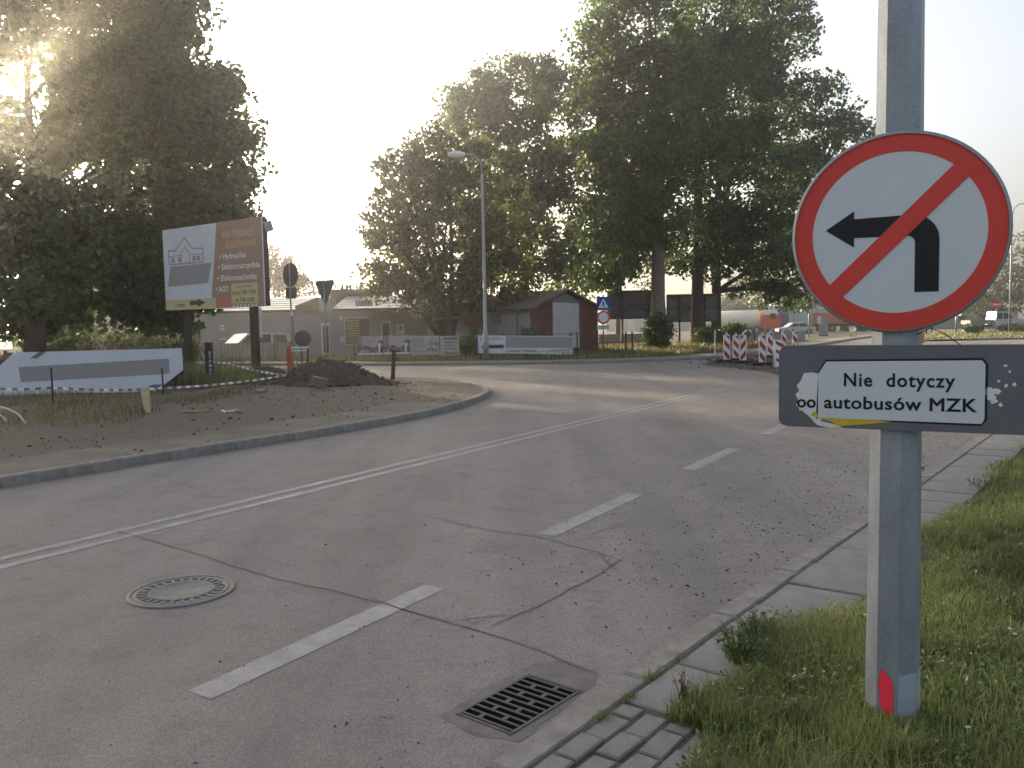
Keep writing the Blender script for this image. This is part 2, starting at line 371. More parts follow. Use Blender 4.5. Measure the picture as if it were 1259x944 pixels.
def sheet(name, poly, zf, m, box=None, step=.3, kind='structure', parent=None):
    pts = [Vector(q) for q in poly]; n = len(pts)
    if box:
        gx, gy = np.meshgrid(np.arange(box[0], box[2], step), np.arange(box[1], box[3], step))
        gx = gx.ravel() + nr.uniform(-.25, .25, gx.size)*step; gy = gy.ravel() + nr.uniform(-.25, .25, gy.size)*step
        k = inside(gx, gy, poly) & (pldist(gx, gy, list(poly)+[poly[0]]) > step*.3)
        pts += [Vector((float(a), float(b))) for a, b in zip(gx[k], gy[k])]
    vv, _, ff, *_ = delaunay_2d_cdt(pts, [], [list(range(n))], 1, 1e-4)
    me = bpy.data.meshes.new(name)
    fs = []
    for f in ff:
        a, b, c = [vv[i] for i in f[:3]]
        fs.append(list(f) if (b-a).cross(c-a) > 0 else list(f)[::-1])
    me.from_pydata([(q.x, q.y, zf(q.x, q.y)) for q in vv], [], fs); me.materials.append(m)
    me.polygons.foreach_set('use_smooth', [True]*len(me.polygons)); me.update()
    o = bpy.data.objects.new(name, me); lnk(o, parent)
    if kind and parent is None: o['kind'] = kind
    return o

gm = MB(); gm.add([(-450, -200, -.06), (450, -200, -.06), (450, 820, -.06), (-450, 820, -.06)], [(0, 1, 2, 3)])
tag(gm.build('ground', M['field']), kind='structure')
road = sheet('road', [(-42, -34), (-16, 6), (-9, 22), (-45, 44), (-60, 60), (-6, 44), (10, 44), (16, 52), (75, 147), (120, 147), (120, 70), (52, 47), (34, 34), (14, 6), (-16, -40)], lambda x, y: 0, M['asphalt'])

KL = [(-19.3, -12), (-5.58, 8.92), (-4.45, 10.66), (-2.93, 12.85), (-1.88, 14.61), (-1.14, 16.47), (-.62, 18.6), (-.48, 20.2), (-.72, 22.0), (-1.25, 23.8), (-2.0, 24.85), (-2.95, 25.55), (-5, 26.9), (-12, 31.5), (-34, 44)]
KLs = [KL[0]] + smoothpl(KL[1:], 1)
FK = smoothpl([(-60, 58), (-30, 46.5), (-12, 39.4), (-7.24, 37.2), (-4.66, 36.4), (-1, 35.6), (1.1, 35.3), (3.13, 35.2), (6, 35.8), (9.2, 37.4), (11.3, 40.5), (15.3, 46.2), (18, 50.5), (30.2, 71.5), (37.8, 84), (75, 145)], 1)
KD = Vector((.616, .788)); KN = Vector((.788, -.616)); KO = Vector((-.13, 3.0))
def K(s, t): q = KO + KD*s + KN*t; return (q.x, q.y)
isl_poly = polyoff(KLs, .14) + [(-75, 60), (-75, -12)]
def zisl(x, y):
    d = float(pldist(np.array(x), np.array(y), KLs)); k = min(1, max(0, (d-1.5)/2.0)); k = k*k*(3-2*k)
    h = .105 + k*(.10 + .07*fbm(x, y, .45)) + min(1, d/1.0)*.018*fbm(x, y, 2.2)
    return h
island = sheet('dirt_verge', isl_poly, zisl, M['dirt'], (-16, 4, 0, 31), .28)
far_poly = polyoff(FK, .14) + [(160, 300), (-300, 300), (-300, 70)]
sheet('far_verge', far_poly, lambda x, y: .10, M['field'])

def verge_z(x, y):
    q = Vector((x, y)) - KO; t = q.dot(KN)
    return .012 if t < .62 else .012 + min(.05, (t-.62)*.12) + .02*fbm(x, y, 1.3)*min(1, t-.62)
VG = [K(-14, .14), K(18, .14), K(22, 1.2), K(26, 5), K(30, 12), K(30, 30), K(-14, 30)]
sheet('grass_verge', VG, verge_z, M['verge'], (0, -1, 14, 14), .22)

kst = MB().cbox((.99, .15, .30), .018); kme = kst.mesh('kerbstone', M['concrete'])
def kerb(name, pl, top, side, length=1.0, lim=None):
    # row of kerbstones whose road-side edge follows the polyline
    rt_ = setting(name); pts = [Vector(q) for q in pl]; acc = []; d = 0
    for a, b in zip(pts[:-1], pts[1:]):
        n = max(1, int((b-a).length/.05))
        for i in range(n): acc.append(a + (b-a)*i/n)
    acc.append(pts[-1]); cur = acc[0]
    for q in acc:
        if (q-cur).length >= length:
            mid = (q+cur)/2; dv = (q-cur); nrm = Vector((-dv.y, dv.x)).normalized()*side
            if lim is None or lim(mid):
                c = mid + nrm*.075
                piece('kerbstone', kme, rt_, (c.x, c.y, top-.30+rng.uniform(-.006, .006)), (rng.uniform(-.012, .012), rng.uniform(-.004, .004), math.atan2(dv.y, dv.x)+rng.uniform(-.004, .004)), (dv.length, 1, 1))
            cur = q
    return rt_
kerb('verge_kerb', KLs, .125, 1, 1.0, lambda q: q.y > 3)
kerb('far_kerb', FK, .125, 1, 1.0, lambda q: -22 < q.x < 33)
kerb('roadside_kerb', [K(-6, 0), K(30, 0)], .020, -1, 1.0, lambda q: q.y > -1 and q.y < 16)

def ribbon(pl, a, b, zf, step=None):
    L_, R_ = polyoff(pl, b), polyoff(pl, a); v = [(x, y, zf(x, y)) for x, y in L_] + [(x, y, zf(x, y)) for x, y in R_]; n = len(pl)
    return v, [(n+i, n+i+1, i+1, i) for i in range(n-1)]
fp = [q for q in KLs if q[1] < 17.2][1:]
fp = [(-14.5, -4.7)] + fp
dense = []
for a, b in zip(fp[:-1], fp[1:]):
    for i in range(6): dense.append((a[0]+(b[0]-a[0])*i/6, a[1]+(b[1]-a[1])*i/6))
sp = MB(); sp.add(*ribbon(dense, .16, 1.35, lambda x, y: zisl(x, y)+.012)); tag(sp.build('footpath', M['dirt_path']), kind='structure')
FKd = [q for q in FK if -30 < q[0] < 40]
sp = MB(); sp.add(*ribbon(FKd, .16, 1.9, lambda x, y: .106)); tag(sp.build('pavement', M['path']), kind='structure')

# paving slabs and small pavers behind the right-hand kerb
pav = setting('paved_edge')
bq = MB(); bq.add([(*K(-2, .147), .0165), (*K(-2, .72), .0165), (*K(.7, .72), .0165), (*K(25, .67), .0165), (*K(25, .147), .0165)], [(0, 1, 2, 3, 4)]); bq.build('joint_bed', M['bed'], pav)
rk = math.atan2(KD.y, KD.x)
slm = MB().cbox((.488, .488, .06), .007).mesh('paving_slab', M['slab'])
for i in range(48):
    x, y = K(.745+.25+.5*i, .16+.25)
    piece('paving_slab', slm, pav, (x, y, -.034+rng.uniform(-.005, .006)), (rng.uniform(-.014, .014), rng.uniform(-.012, .012), rk+rng.uniform(-.012, .012)))
brm = MB().cbox((.192, .104, .06), .006).mesh('paver', M['brick'])
for r_ in range(5):
    for i in range(-9, 5):
        s = i*.205 + (.1 if r_ % 2 else 0) + .1; t = .165 + .06 + r_*.122
        if s < -1.6: continue
        if s > .66:
            if s < .76: x, y = K(.672, t); piece('paver', brm, pav, (x, y, -.036), (rng.uniform(-.02, .02), 0, rk), (.5, 1, 1))
            continue
        x, y = K(s, t); piece('paver', brm, pav, (x, y, -.035+rng.uniform(-.006, .006)), (rng.uniform(-.02, .02), rng.uniform(-.02, .02), rk+rng.uniform(-.03, .03)))

# painted markings, each a worn sheet on the asphalt
RD = Vector((.5225, .8526)); RN = Vector((.8526, -.5225))
def strip(pl, wd, name, m, z=.0025, jag=.005, parent=road):
    d_ = []
    for a, c in zip(pl[:-1], pl[1:]):
        n = max(2, int(math.hypot(c[0]-a[0], c[1]-a[1])/.05))
        for i in range(n): d_.append((a[0]+(c[0]-a[0])*i/n, a[1]+(c[1]-a[1])*i/n))
    pl = d_+[pl[-1]]; q = MB(); a = polyoff(pl, wd/2); b = polyoff(pl, -wd/2); n = len(pl)
    ja = lambda P: [(x+jag*fbm(x, y, 14), y+jag*fbm(y+7, x, 14), z) for x, y in P]
    q.add(ja(a) + ja(b), [(n+i, n+i+1, i+1, i) for i in range(n-1)])
    return q.build(name, m, parent)
def line(p0, L_, n=8, bend=0):
    out = []
    for i in range(n+1):
        s = L_*i/n; q = Vector(p0) + RD*s + RN*(bend*s*s); out.append((q.x, q.y))
    return out
for k in range(-2, 9):
    q = Vector((-1.45, 3.67)) + RD*(3.26*k); strip(line(q, 1.78), .17, 'lane_dash', M['paint'])
for off in (-.12, .12):
    q = Vector((-1.88, 8.98)) - RD*14 + RN*off
    strip(line(q, 27.5, 20), .10, 'centre_line', M['paint'])
for (a, b) in (((-1.0, 34.6), (1.5, 34.1)), ((-3.2, 30.0), (.1, 29.4)), ((-4.6, 29.0), (-1.2, 28.2)), ((.68, 22.8), (1.15, 22.7)), ((2.6, 24.5), (3.3, 24.8)), ((3.9, 26.6), (5.0, 27.2)), ((-5.4, 31.2), (-2.6, 30.5))):
    strip([a, b], .22, 'give_way_mark', M['paint2'])
cracks = [[(-3.37, 6.88), (-2.9, 6.5), (-2.39, 6.11), (-1.96, 5.72), (-1.67, 5.49), (-1.21, 5.17), (-0.75, 4.84), (-0.34, 4.51), (0.06, 4.17), (0.38, 3.81)],
 [(-0.9, 5.0), (-0.64, 4.75), (-0.34, 4.54)], [(-2.69, 6.31), (-2.5, 6.39), (-2.29, 6.71), (-2.07, 6.89), (-1.71, 7.4), (-1.24, 8.2)],
 [(-0.77, 7.17), (-0.5, 6.9), (-0.22, 6.63), (0.23, 6.34), (0.41, 6.13), (0.6, 5.9), (0.74, 5.68)],
 [(-0.16, 4.45), (-0.05, 4.55), (0.12, 4.76), (0.33, 5.08), (0.61, 5.46), (0.78, 5.8)], [(0.59, 5.96), (0.63, 5.69), (0.69, 5.41)],
 [(-0.39, 4.55), (-0.21, 4.6), (0.08, 4.64)], [(-0.38, 4.36), (-0.21, 4.54), (-0.07, 4.62)],
 [(-0.43, 17.53), (1.01, 20.44), (2.52, 23.23), (4.58, 27.34), (7.82, 33.08), (8.93, 34.88)],
 [(0.73, 10.75), (1.23, 11.43), (1.96, 12.47)], [(3.31, 14.62), (4.35, 16.05)], [(0.55, 6.36), (0.74, 6.61), (0.88, 6.71)],
 [(-3.9, 9.2), (-3.3, 8.6), (-2.95, 8.1)], [(1.6, 7.0), (1.9, 7.6), (2.5, 8.4)]]
cw = [.72*k for k in [.020, .013, .014, .018, .024, .028, .018, .012, .05, .02, .035, .016, .012, .012]]
for pl, wd in zip(cracks, cw):
    d = []
    for a, b in zip(pl[:-1], pl[1:]):
        n = max(3, int(math.hypot(b[0]-a[0], b[1]-a[1])/.06))
        for i in range(n):
            x, y = a[0]+(b[0]-a[0])*i/n, a[1]+(b[1]-a[1])*i/n; d.append((x+.02*fbm(x, y, 4), y+.02*fbm(y, x, 4)))
    d.append(pl[-1]); q = MB(); v = []; n = len(d)
    for sgn in (1, -1):
        for i, (x, y) in enumerate(polyoff(d, 0)):
            ww = wd/2*(.55+.6*abs(fbm(x+sgn*3, y, 7)))*min(1, .25+i/4, .25+(n-1-i)/4)
            t = Vector(d[min(i+1, n-1)]) - Vector(d[max(i-1, 0)]); t.normalize(); v.append((x-t.y*ww*sgn, y+t.x*ww*sgn, .0045))
    q.add(v, [(n+i, n+i+1, i+1, i) for i in range(n-1)]); q.build('crack', M['crack'], road)
# broken-up asphalt and dug soil where the barrier boards stand
pp = [(7.4, 31.5), (8.3, 35.0), (10.2, 38.6), (13.2, 42.5), (15.5, 44.5), (16.6, 42), (13, 33), (10, 24), (8.7, 22.8), (8.0, 24.6), (8.3, 27.0), (8.0, 29.3)]
sheet('dug_soil', smoothpl(pp+[pp[0]], 1)[:-1], lambda x, y: .008+.05*max(0, fbm(x, y, 1.1))*min(1, max(0, 2.0-abs(x-11))), M['soil'], (7, 26, 17, 45), .35)
def sandpatch(pl, m): sheet('asphalt_patch', pl, lambda x, y: .0015, m, parent=road)
def rag(pl, amp=.02):
    o = []
    for i, a in enumerate(pl):
        c = pl[(i+1) % len(pl)]; n = max(2, int(math.hypot(c[0]-a[0], c[1]-a[1])/.03))
        for k in range(n): x, y = a[0]+(c[0]-a[0])*k/n, a[1]+(c[1]-a[1])*k/n; o.append((x+amp*fbm(x, y, 9), y+amp*fbm(y+5, x, 9)))
    return o
sandpatch(rag([K(.86, -.05), K(.98, -.12), K(1.02, -.3), K(.93, -.42), K(.55, -.44), K(.2, -.42), K(.17, -.2), K(.22, -.02), K(.6, -.03)]), M['patch'])
pp = [(.15, 3.93), (.33, 4.06), (.55, 3.92), (.33, 3.68), (.3, 3.66), (.09, 3.84)]

# ---------------------------------------------------------------- drain grate and manhole in the road
g = root('drain_grate', 'cast iron drain grate set in the road against the kerb', 'drain', (.01, 3.535, 0), math.atan2(.38, .31))
fr = MB(); Lx, Wy = .49, .29
for s in (-1, 1):
    fr.box((0, s*Wy/2, .0), (Lx+.02, .014, .012)); fr.box((s*Lx/2, 0, .0), (.014, Wy-.02, .012))
fr.build('frame', M['iron'], g)
pit_shade = MB(); pit_shade.box((0, 0, .0008), (Lx, Wy, .002)); pit_shade.build('pit_shade', M['pit_shade'], g)  # flat black sheet, colour stands in for the shade below the bars
for i in range(11):
    x = -Lx/2 + Lx*(i+.5)/11
    b = MB(); b.box((x, 0, .002), (.011, Wy-.018, .009)); b.build('bar', M['iron'], g)
for i in range(10):
    x = -Lx/2 + Lx*(i+1)/11
    for yy in ((-.045,) if i % 2 else (.05,)):
        b = MB(); b.box((x, yy, .0017), (.034, .02, .009)); b.build('cross_bar', M['iron'], g)
mh = root('manhole_cover', 'round worn manhole cover with ribbed iron ring in the asphalt', 'manhole', (-2.13, 5.19, 0), .5)
q = MB(); q.lathe([(.325, 0), (.325, .010), (.30, .012), (.30, .004), (.285, .004), (.285, .010), (.262, .010), (.262, .003), (.2, .003)], 56); q.build('frame', M['ironlight'], mh)
q = MB(); q.lathe([(.2, .003), (.2, .012), (.185, .0125), (.18, .007), (.02, .0072), (.0, .0072)], 48); q.build('lid', M['concrete'], mh)
for i in range(26):
    a = 2*math.pi*i/26; b = MB(); b.box((.231*math.cos(a), .231*math.sin(a), .006), (.045, .022, .010), a); b.build('rib', M['ironlight'], mh)

# ---------------------------------------------------------------- the sign post beside the camera
def sup(name, poly, y0, y1, m, parent): q = MB(); q.prism(poly, y0, y1); return q.build(name, m, parent)
sgn = root('lamp_post', 'galvanised octagonal lamp post carrying a no left turn sign and grey plate', 'lamp post', (1.51, 3.25, 0), R(-28))
PA = R(-98.9+22.5)
def orad(z): return .103 - .0073*z
pm = MB(); n = 8; zs = [-.1, .26, 1.0, 2.0, 3.0, 5.0, 9.0]
for z in zs: pm.v += [(orad(z)*math.cos(PA+k*math.pi/4), orad(z)*math.sin(PA+k*math.pi/4), z) for k in range(8)]
for i in range(len(zs)-1):
    for k in range(8): pm.f.append([i*8+k, i*8+(k+1) % 8, (i+1)*8+(k+1) % 8, (i+1)*8+k]); pm.m.append(0); pm.sm.append(False)
pm.tube([(0, 0, 9.0), (-.1, .0, 9.3), (-.6, 0, 9.5), (-1.4, 0, 9.6)], .035, 8)
pole = pm.build('pole', M['galv'], sgn)
lm = MB(); lm.box((-1.75, 0, 9.6), (.75, .28, .12)); lm.build('lamp_head', M['steel'], sgn)
def facepatch(name, na, poly, m, off=.0015):
    # thin patch lying on one flat face of the pole; poly in (across, height)
    q = MB(); v = []
    for a, z in poly:
        rr = orad(z)*math.cos(math.pi/8)+off; v.append((rr*math.cos(na)-a*math.sin(na), rr*math.sin(na)+a*math.cos(na), z))
    q.add(v, [tuple(range(len(v)))]); return q.build(name, m, sgn)
n0 = R(-98.9)
hw = orad(.2)*math.sin(math.pi/8)
sp_ = [(-.018, .215), (-.022, .16), (-.019, .10), (-.013, .045), (-.004, .032), (.010, .034), (.016, .06), (.018, .12), (.017, .165), (.012, .19), (-.004, .212), (-.012, .222)]
q = MB(); ns = len(sp_); cz = .17; v = []
for f_ in (.55, .85, 1.0, 1.22):
    for a, z in sp_:
        a2, z2 = a*1.25*f_, cz+(z+.045-cz)*(f_ if f_ < 1.1 else 1.06); rr = orad(z2)*math.cos(math.pi/8)+.0015; v.append((rr*math.cos(n0)-a2*math.sin(n0), rr*math.sin(n0)+a2*math.cos(n0), z2))
fs = [tuple(range(ns))[::-1]]
for k in range(3): fs += [(k*ns+i, (k+1)*ns+i, (k+1)*ns+(i+1) % ns, k*ns+(i+1) % ns) for i in range(ns)]
q.add(v, fs); so = q.build('spray_mark', M['sprayred'], sgn); at_ = so.data.attributes.new('cover', 'FLOAT', 'POINT')
at_.data.foreach_set('value', [1.0]*(2*ns)+[.75]*ns+[0.0]*ns)
facepatch('pale_patch', n0+math.pi/4, [(-hw+.0005, 0), (hw-.0005, 0), (hw-.0005, .265), (-hw+.0005, .255)], M['galvpale'])
facepatch('pale_patch', n0+math.pi/2, [(-hw+.0005, 0), (hw-.001, 0), (hw-.001, .27), (-hw+.0005, .265)], M['galvpale'])
fx = .0; fz = 1.972; yF = -.106; RD_ = .375
q = MB(); q.prism(circ(RD_, 72), -.001, .003); q.lathe([(RD_-.001, -.0014), (RD_+.0012, .0), (RD_+.0012, .008), (RD_-.01, .010)], 72, 0, axis='Y')
disc = q.build('sign_disc', [M['steel']], sgn, (fx, yF, fz))
sup('white_field', circ(.302, 64), -.0028, -.0012, M['signwhite'], disc)
q = MB(); c1, c2 = circ(.300, 72), circ(RD_-.0012, 72)
q.add([(x, -.0036, z) for x, z in c1]+[(x, -.0036, z) for x, z in c2]+[(x, -.0012, z) for x, z in c2], [(i, (i+1) % 72, 72+(i+1) % 72, 72+i) for i in range(72)]+[(72+i, 72+(i+1) % 72, 144+(i+1) % 72, 144+i) for i in range(72)]); q.build('red_ring', M['red'], disc)
ar = [(.063, -.224), (.144, -.224), (.144, -.03)]
for i in range(1, 9): a = R(90*i/8); ar.append((.144-.095+.095*math.cos(a), -.031+.095*math.sin(a)))
ar += [(-.149, .062), (-.149, .092), (-.252, .025), (-.149, -.046), (-.149, -.010), (.035, -.013)]
for i in range(1, 6): a = R(90-90*i/5); ar.append((.035+.028*math.cos(a), -.041+.028*math.sin(a)))
sup('turn_arrow', ar, -.0044, -.0030, M['black'], disc)
da = math.atan2(.468, .47); ux, uz = math.cos(da), math.sin(da); hwid = .034
sup('slash', [(-ux*.305-uz*-hwid, -uz*.305+ux*-hwid), (ux*.305-uz*-hwid, uz*.305+ux*-hwid), (ux*.305-uz*hwid, uz*.305+ux*hwid), (-ux*.305-uz*hwid, -uz*.305+ux*hwid)], -.0056, -.0046, M['red'], disc)
pz = 1.387; px_ = .025
def pu(x): return (x-1109)/(336 if x < 1109 else 353)
def pv(y): return (476-y)/322
pl_ = sup('plate', rrect(-.452, -.163, .50, .163, .035), -.002, .003, M['plate'], sgn); pl_.location = (px_, yF-.002, pz)
edge = sup('sticker_edge', [(pu(1008)-.008, pv(516)-.004), (pu(1203)-.001, pv(517)-.008), (pu(1206)+.008, pv(511)-.003), (pu(1206)+.009, pv(447)+.002), (pu(1202)+.003, pv(442)+.009), (pu(1018)-.003, pv(444)+.007), (pu(1010)-.006, pv(457)+.002)], -.0028, -.0022, M['black'], pl_)
torn = [(990, 460), (1000, 458), (1010, 459), (1012, 480), (1012, 520), (1040, 527), (1015, 528), (1004, 523), (999, 517), (992, 510), (985, 507), (980, 500), (982, 494), (979, 487), (983, 483), (981, 474), (987, 468)]
tn = []
for i, (x, y) in enumerate(torn):
    x2, y2 = torn[(i+1) % len(torn)]
    for k in range(3): f = k/3; tn.append((pu(x+(x2-x)*f)+rng.uniform(-.003, .003), pv(y+(y2-y)*f)+rng.uniform(-.003, .003)))
sup('torn_patch', tn, -.0027, -.0021, M['white'], pl_)
sup('yellow_patch', [(pu(x), pv(y)) for x, y in [(998, 513), (1003, 508), (1010, 512), (1030, 514), (1060, 515), (1097, 518), (1070, 522), (1050, 524), (1032, 526), (1024, 520), (1012, 518)]], -.0033, -.0028, M['yellow'], pl_)
st_ = sup('sticker', [(pu(1008), pv(516)), (pu(1203), pv(517)), (pu(1206), pv(511)), (pu(1206), pv(447)), (pu(1202), pv(442)), (pu(1018), pv(444)), (pu(1008), pv(460))], -.0046, -.0036, M['signwhite'], pl_)
text('Nie', .102, .053, M['black'], pl_, pu(1040), -.0052, pv(474.5), 0, spacing=1.12, bev=.02)
text('dotyczy', .232, .053, M['black'], pl_, pu(1091), -.0052, pv(474.5), 0, spacing=1.12, bev=.02)
text('autobusów MZK', .53, .050, M['black'], pl_, pu(1015.5), -.0052, pv(503), 0, spacing=1.06, bev=.02)
text('oo', .072, .050, M['black'], pl_, pu(981), -.0034, pv(503), .022)
for x, y, s in ((1213, 485, 5), (1218, 478, 6), (1217, 490, 4), (1229, 472, 3), (1238, 470, 2.5), (1224, 494, 3), (1228, 448, 2), (1233, 455, 1.6), (1255, 457, 1.6), (1256, 445, 1.4), (1221, 466, 2), (1210, 478, 5)):
    po = [(pu(x)+s/336*rng.uniform(.5, 1.2)*math.cos(a), pv(y)+s/336*rng.uniform(.5, 1.3)*math.sin(a)) for a in [k*math.pi/4 for k in range(8)]]
    sup('torn_speck', po, -.0028, -.0022, M['white'], pl_)
for z in (fz+.2, fz-.2, pz+.08, pz-.08):
    rr = orad(z)+.004; cl = MB()
    cl.lathe([(rr, z-.012), (rr+.003, z-.012), (rr+.003, z+.012), (rr, z+.012)], 24); cl.box((0, -.098, z), (.30, .012, .025)); cl.build('clamp', M['steel'], sgn)
q = MB(); q.tube([(.07, -.06, pz+.20), (.12, -.07, pz+.225), (.17, -.08, pz+.20), (.22, -.085, pz+.16)], .0018, 6); q.build('cable_tie', M['black'], sgn)

# ---------------------------------------------------------------- left verge: hoarding, heap, tape, stakes, signs
def zi(x, y): return zisl(x, y)
# white hoarding banner
L0, R0 = Vector((-12.07, 19.6)), Vector((-8.28, 20.9)); rzb = math.atan2(R0.y-L0.y, R0.x-L0.x); BL = (R0-L0).length
b = root('banner_hoarding', 'long low white hoarding banner with a grey block standing on the dirt verge', 'banner', (L0.x, L0.y, .12), rzb)
sup('sheet', [(-.9, -.02), (BL-.72, .03), (BL, .56), (BL-.01, 1.13), (.30, 1.13), (-.25, .60), (-.9, .60)], -.012, .012, M['sheetwhite'], b)
sup('grey_block', [(.40, .42), (BL-.32, .50), (BL-.32, .88), (.37, .78)], -.018, -.013, M['greyvinyl'], b)
sup('orange_corner', [(-.9, .605), (-.245, .605), (.02, .86), (.02, 1.13), (-.9, 1.13)], -.012, .012, M['orange'], b)
sup('dark_stripe', [(-.25, .605), (.29, 1.13), (.10, 1.13), (-.45, .605)], -.019, -.013, M['roofd'], b)
sup('dark_stripe', [(.62, .98), (.78, .98), (.98, 1.13), (.82, 1.13)], -.019, -.013, M['plate'], b)
sup('dark_stripe', [(BL-1.05, .035), (BL-.78, .035), (BL-.50, .24), (BL-.74, .24)], -.019, -.013, M['plate'], b)
sup('dark_stripe', [(BL-.72, .03), (BL-.60, .03), (BL+.02, .5), (BL, .58)], -.017, .013, M['dark'], b)
for x in (.1, 1.9, BL-.2):
    q = MB(); q.box((x, .05, .5), (.06, .06, 1.35)); q.build('post', M['rust'], b)
# vertical black advertising totem
t = root('totem_sign', 'narrow black upright totem sign with white letters set one below another', 'sign', (-8.38, 23.0, .15), R(-14))
q = MB(); q.box((0, 0, .58), (.20, .09, 1.26)); q.build('panel', M['dark'], t)
for i, ch in enumerate('OTOMOTO'): text(ch, .075, .085, M['white'], t, .02, -.048, .88-i*.118, .02, name='letter')
# heap
def heap(name, label, c, rx, ry, h, seed, m, rings=40, n=110):
    q = MB(); v = [(0, 0, h)]
    for i in range(1, rings+1):
        f = i/rings
        for k in range(n):
            a = 2*math.pi*k/n; wob = 1+.16*fbm(math.cos(a)*2+seed, math.sin(a)*2, 1)
            x, y = rx*f*wob*math.cos(a), ry*f*wob*math.sin(a)
            z = h*(math.cos(math.pi*min(1, f))*.5+.5)**.9*(1+.25*fbm(x+seed, y, 1.3)) + .07*fbm(x, y+seed, 4)*(1-f*.7) + .035*fbm(x, y, 11)*(1-f*.6)
            v.append((x, y, z-.03*f))
    fs = [(0, 1+k, 1+(k+1) % n) for k in range(n)]
    for i in range(rings-1):
        for k in range(n): a0 = 1+i*n; fs.append((a0+k, a0+n+k, a0+n+(k+1) % n, a0+(k+1) % n))
    q.add(v, fs, 0, True); o = q.build(name, m, None, (c[0], c[1], zi(*c)-.01)); return tag(o, label, 'soil heap')
heap('soil_heap', 'tall rounded heap of brown dug soil on the dirt verge', (-4.95, 22.5), 2.05, 1.6, .70, 2, M['soil2'])
heap('soil_heap', 'low wide spread of dug soil beside the round sign stand', (-7.4, 24.6), 2.0, 1.3, .36, 9, M['soil2'])
# tape
tp = [(-11.2, 13.2, .78), (-9.59, 15.5, .66), (-9.17, 16.5, .60), (-8.02, 19.0, .38), (-5.99, 22.0, .46), (-8.2, 24.0, .74), (-8.83, 24.5, .78)]
dn = []
for a, c in zip(tp[:-1], tp[1:]):
    a, c = Vector(a), Vector(c); n = max(2, int((c-a).length/.12))
    for i in range(n): f = i/n; q = a.lerp(c, f); q.z -= .05*4*f*(1-f)*min(1, (c-a).length/3); dn.append(q)
dn.append(Vector(tp[-1])); q = MB()
for i in range(len(dn)-1):
    a, c = dn[i], dn[i+1]; sl = (c-a)*.0; tw = .012*math.sin(i*.7)
    o = Vector((c.y-a.y, a.x-c.x, 0)).normalized()*tw
    q.add([a-Vector((0, 0, .027))-o, c-Vector((0, 0, .027))-o, c+Vector((0, 0, .027))+o, a+Vector((0, 0, .027))+o], [(0, 1, 2, 3)], i % 2)
tag(q.build('barrier_tape', [M['tapew'], M['taper']]), 'striped barrier tape strung between stakes across the dirt verge', 'tape')
stakes = [((-9.17, 16.5), .75, .02, M['dark'], 'thin dark stake holding the tape before the white hoarding'), ((-8.02, 19.0), .62, .02, M['dark'], 'thin dark stake holding the tape by the hoarding cut corner'), ((-5.99, 22.0), .45, .022, M['wood'], 'short wooden stake where the tape doubles back near the soil heap')]
for (x, y), h, r_, m, lb in stakes:
    q = MB(); q.tube([(0, 0, -.1), (.01, 0, h*.5), (.0, .01, h)], [r_*.7, r_, r_], 6); tag(q.build('stake', m, None, (x, y, zi(x, y))), lb, 'stake', 'stakes on the dirt verge')
q = MB(); q.add([(-.05, 0, 0), (.05, .01, 0), (.04, .03, .0), (-.05, .02, 0), (-.33, .5, .40), (-.18, .52, .42), (-.18, .55, .40), (-.33, .53, .38)], [(0, 1, 5, 4), (1, 2, 6, 5), (2, 3, 7, 6), (3, 0, 4, 7), (4, 5, 6, 7), (0, 3, 2, 1)])
tag(q.build('leaning_board', M['wood'], None, (-6.45, 14.6, zi(-6.45, 14.6))), 'pale split board leaning at a slant below the hoarding', 'board')
q = MB(); q.box((0, 0, .02), (.48, .07, .03), .55, ry=.06); tag(q.build('plank', M['wood'], None, (-5.65, 14.75, zi(-5.65, 14.75))), 'short pale plank lying flat on the dirt near the kerb path', 'plank')
q = MB()
for k in range(5): q.box((rng.uniform(-.16, .16), rng.uniform(-.1, .1), .03), (rng.uniform(.06, .18), rng.uniform(.03, .08), .012), rng.uniform(0, 3), 0, rng.uniform(-.5, .5), rng.uniform(-.5, .5))
tag(q.build('litter', M['tapew'], None, (-5.1, 15.0, zi(-5.1, 15.0))), 'crumpled white paper litter on the dirt', 'litter')
q = MB(); q.box((0, 0, .13), (.40, .07, .26), .5, 0, .5, .25); tag(q.build('concrete_slab', M['concrete'], None, (-4.75, 20.4, zi(-4.75, 20.4)+.05)), 'broken pale concrete slab leaning on the soil heap', 'slab')
q = MB(); q.box((0, 0, .04), (.30, .16, .06), 1.2, 0, .2); tag(q.build('concrete_slab', M['concrete'], None, (-5.9, 19.4, zi(-5.9, 19.4))), 'small flat lump of concrete on the dirt left of the heap', 'slab')
# rusty stump post on the corner
t = root('corner_post', 'short rusty iron post with flat cap on the sandy corner', 'post', (-3.6, 25.0, .13), 0)
q = MB(); q.tube([(0, 0, -.05), (.06, 0, .83)], [.065, .06], 10); q.build('shaft', M['rust'], t)
q = MB(); q.box((.06, 0, .85), (.26, .16, .05), .2, ry=.12); q.build('cap', M['rust'], t)
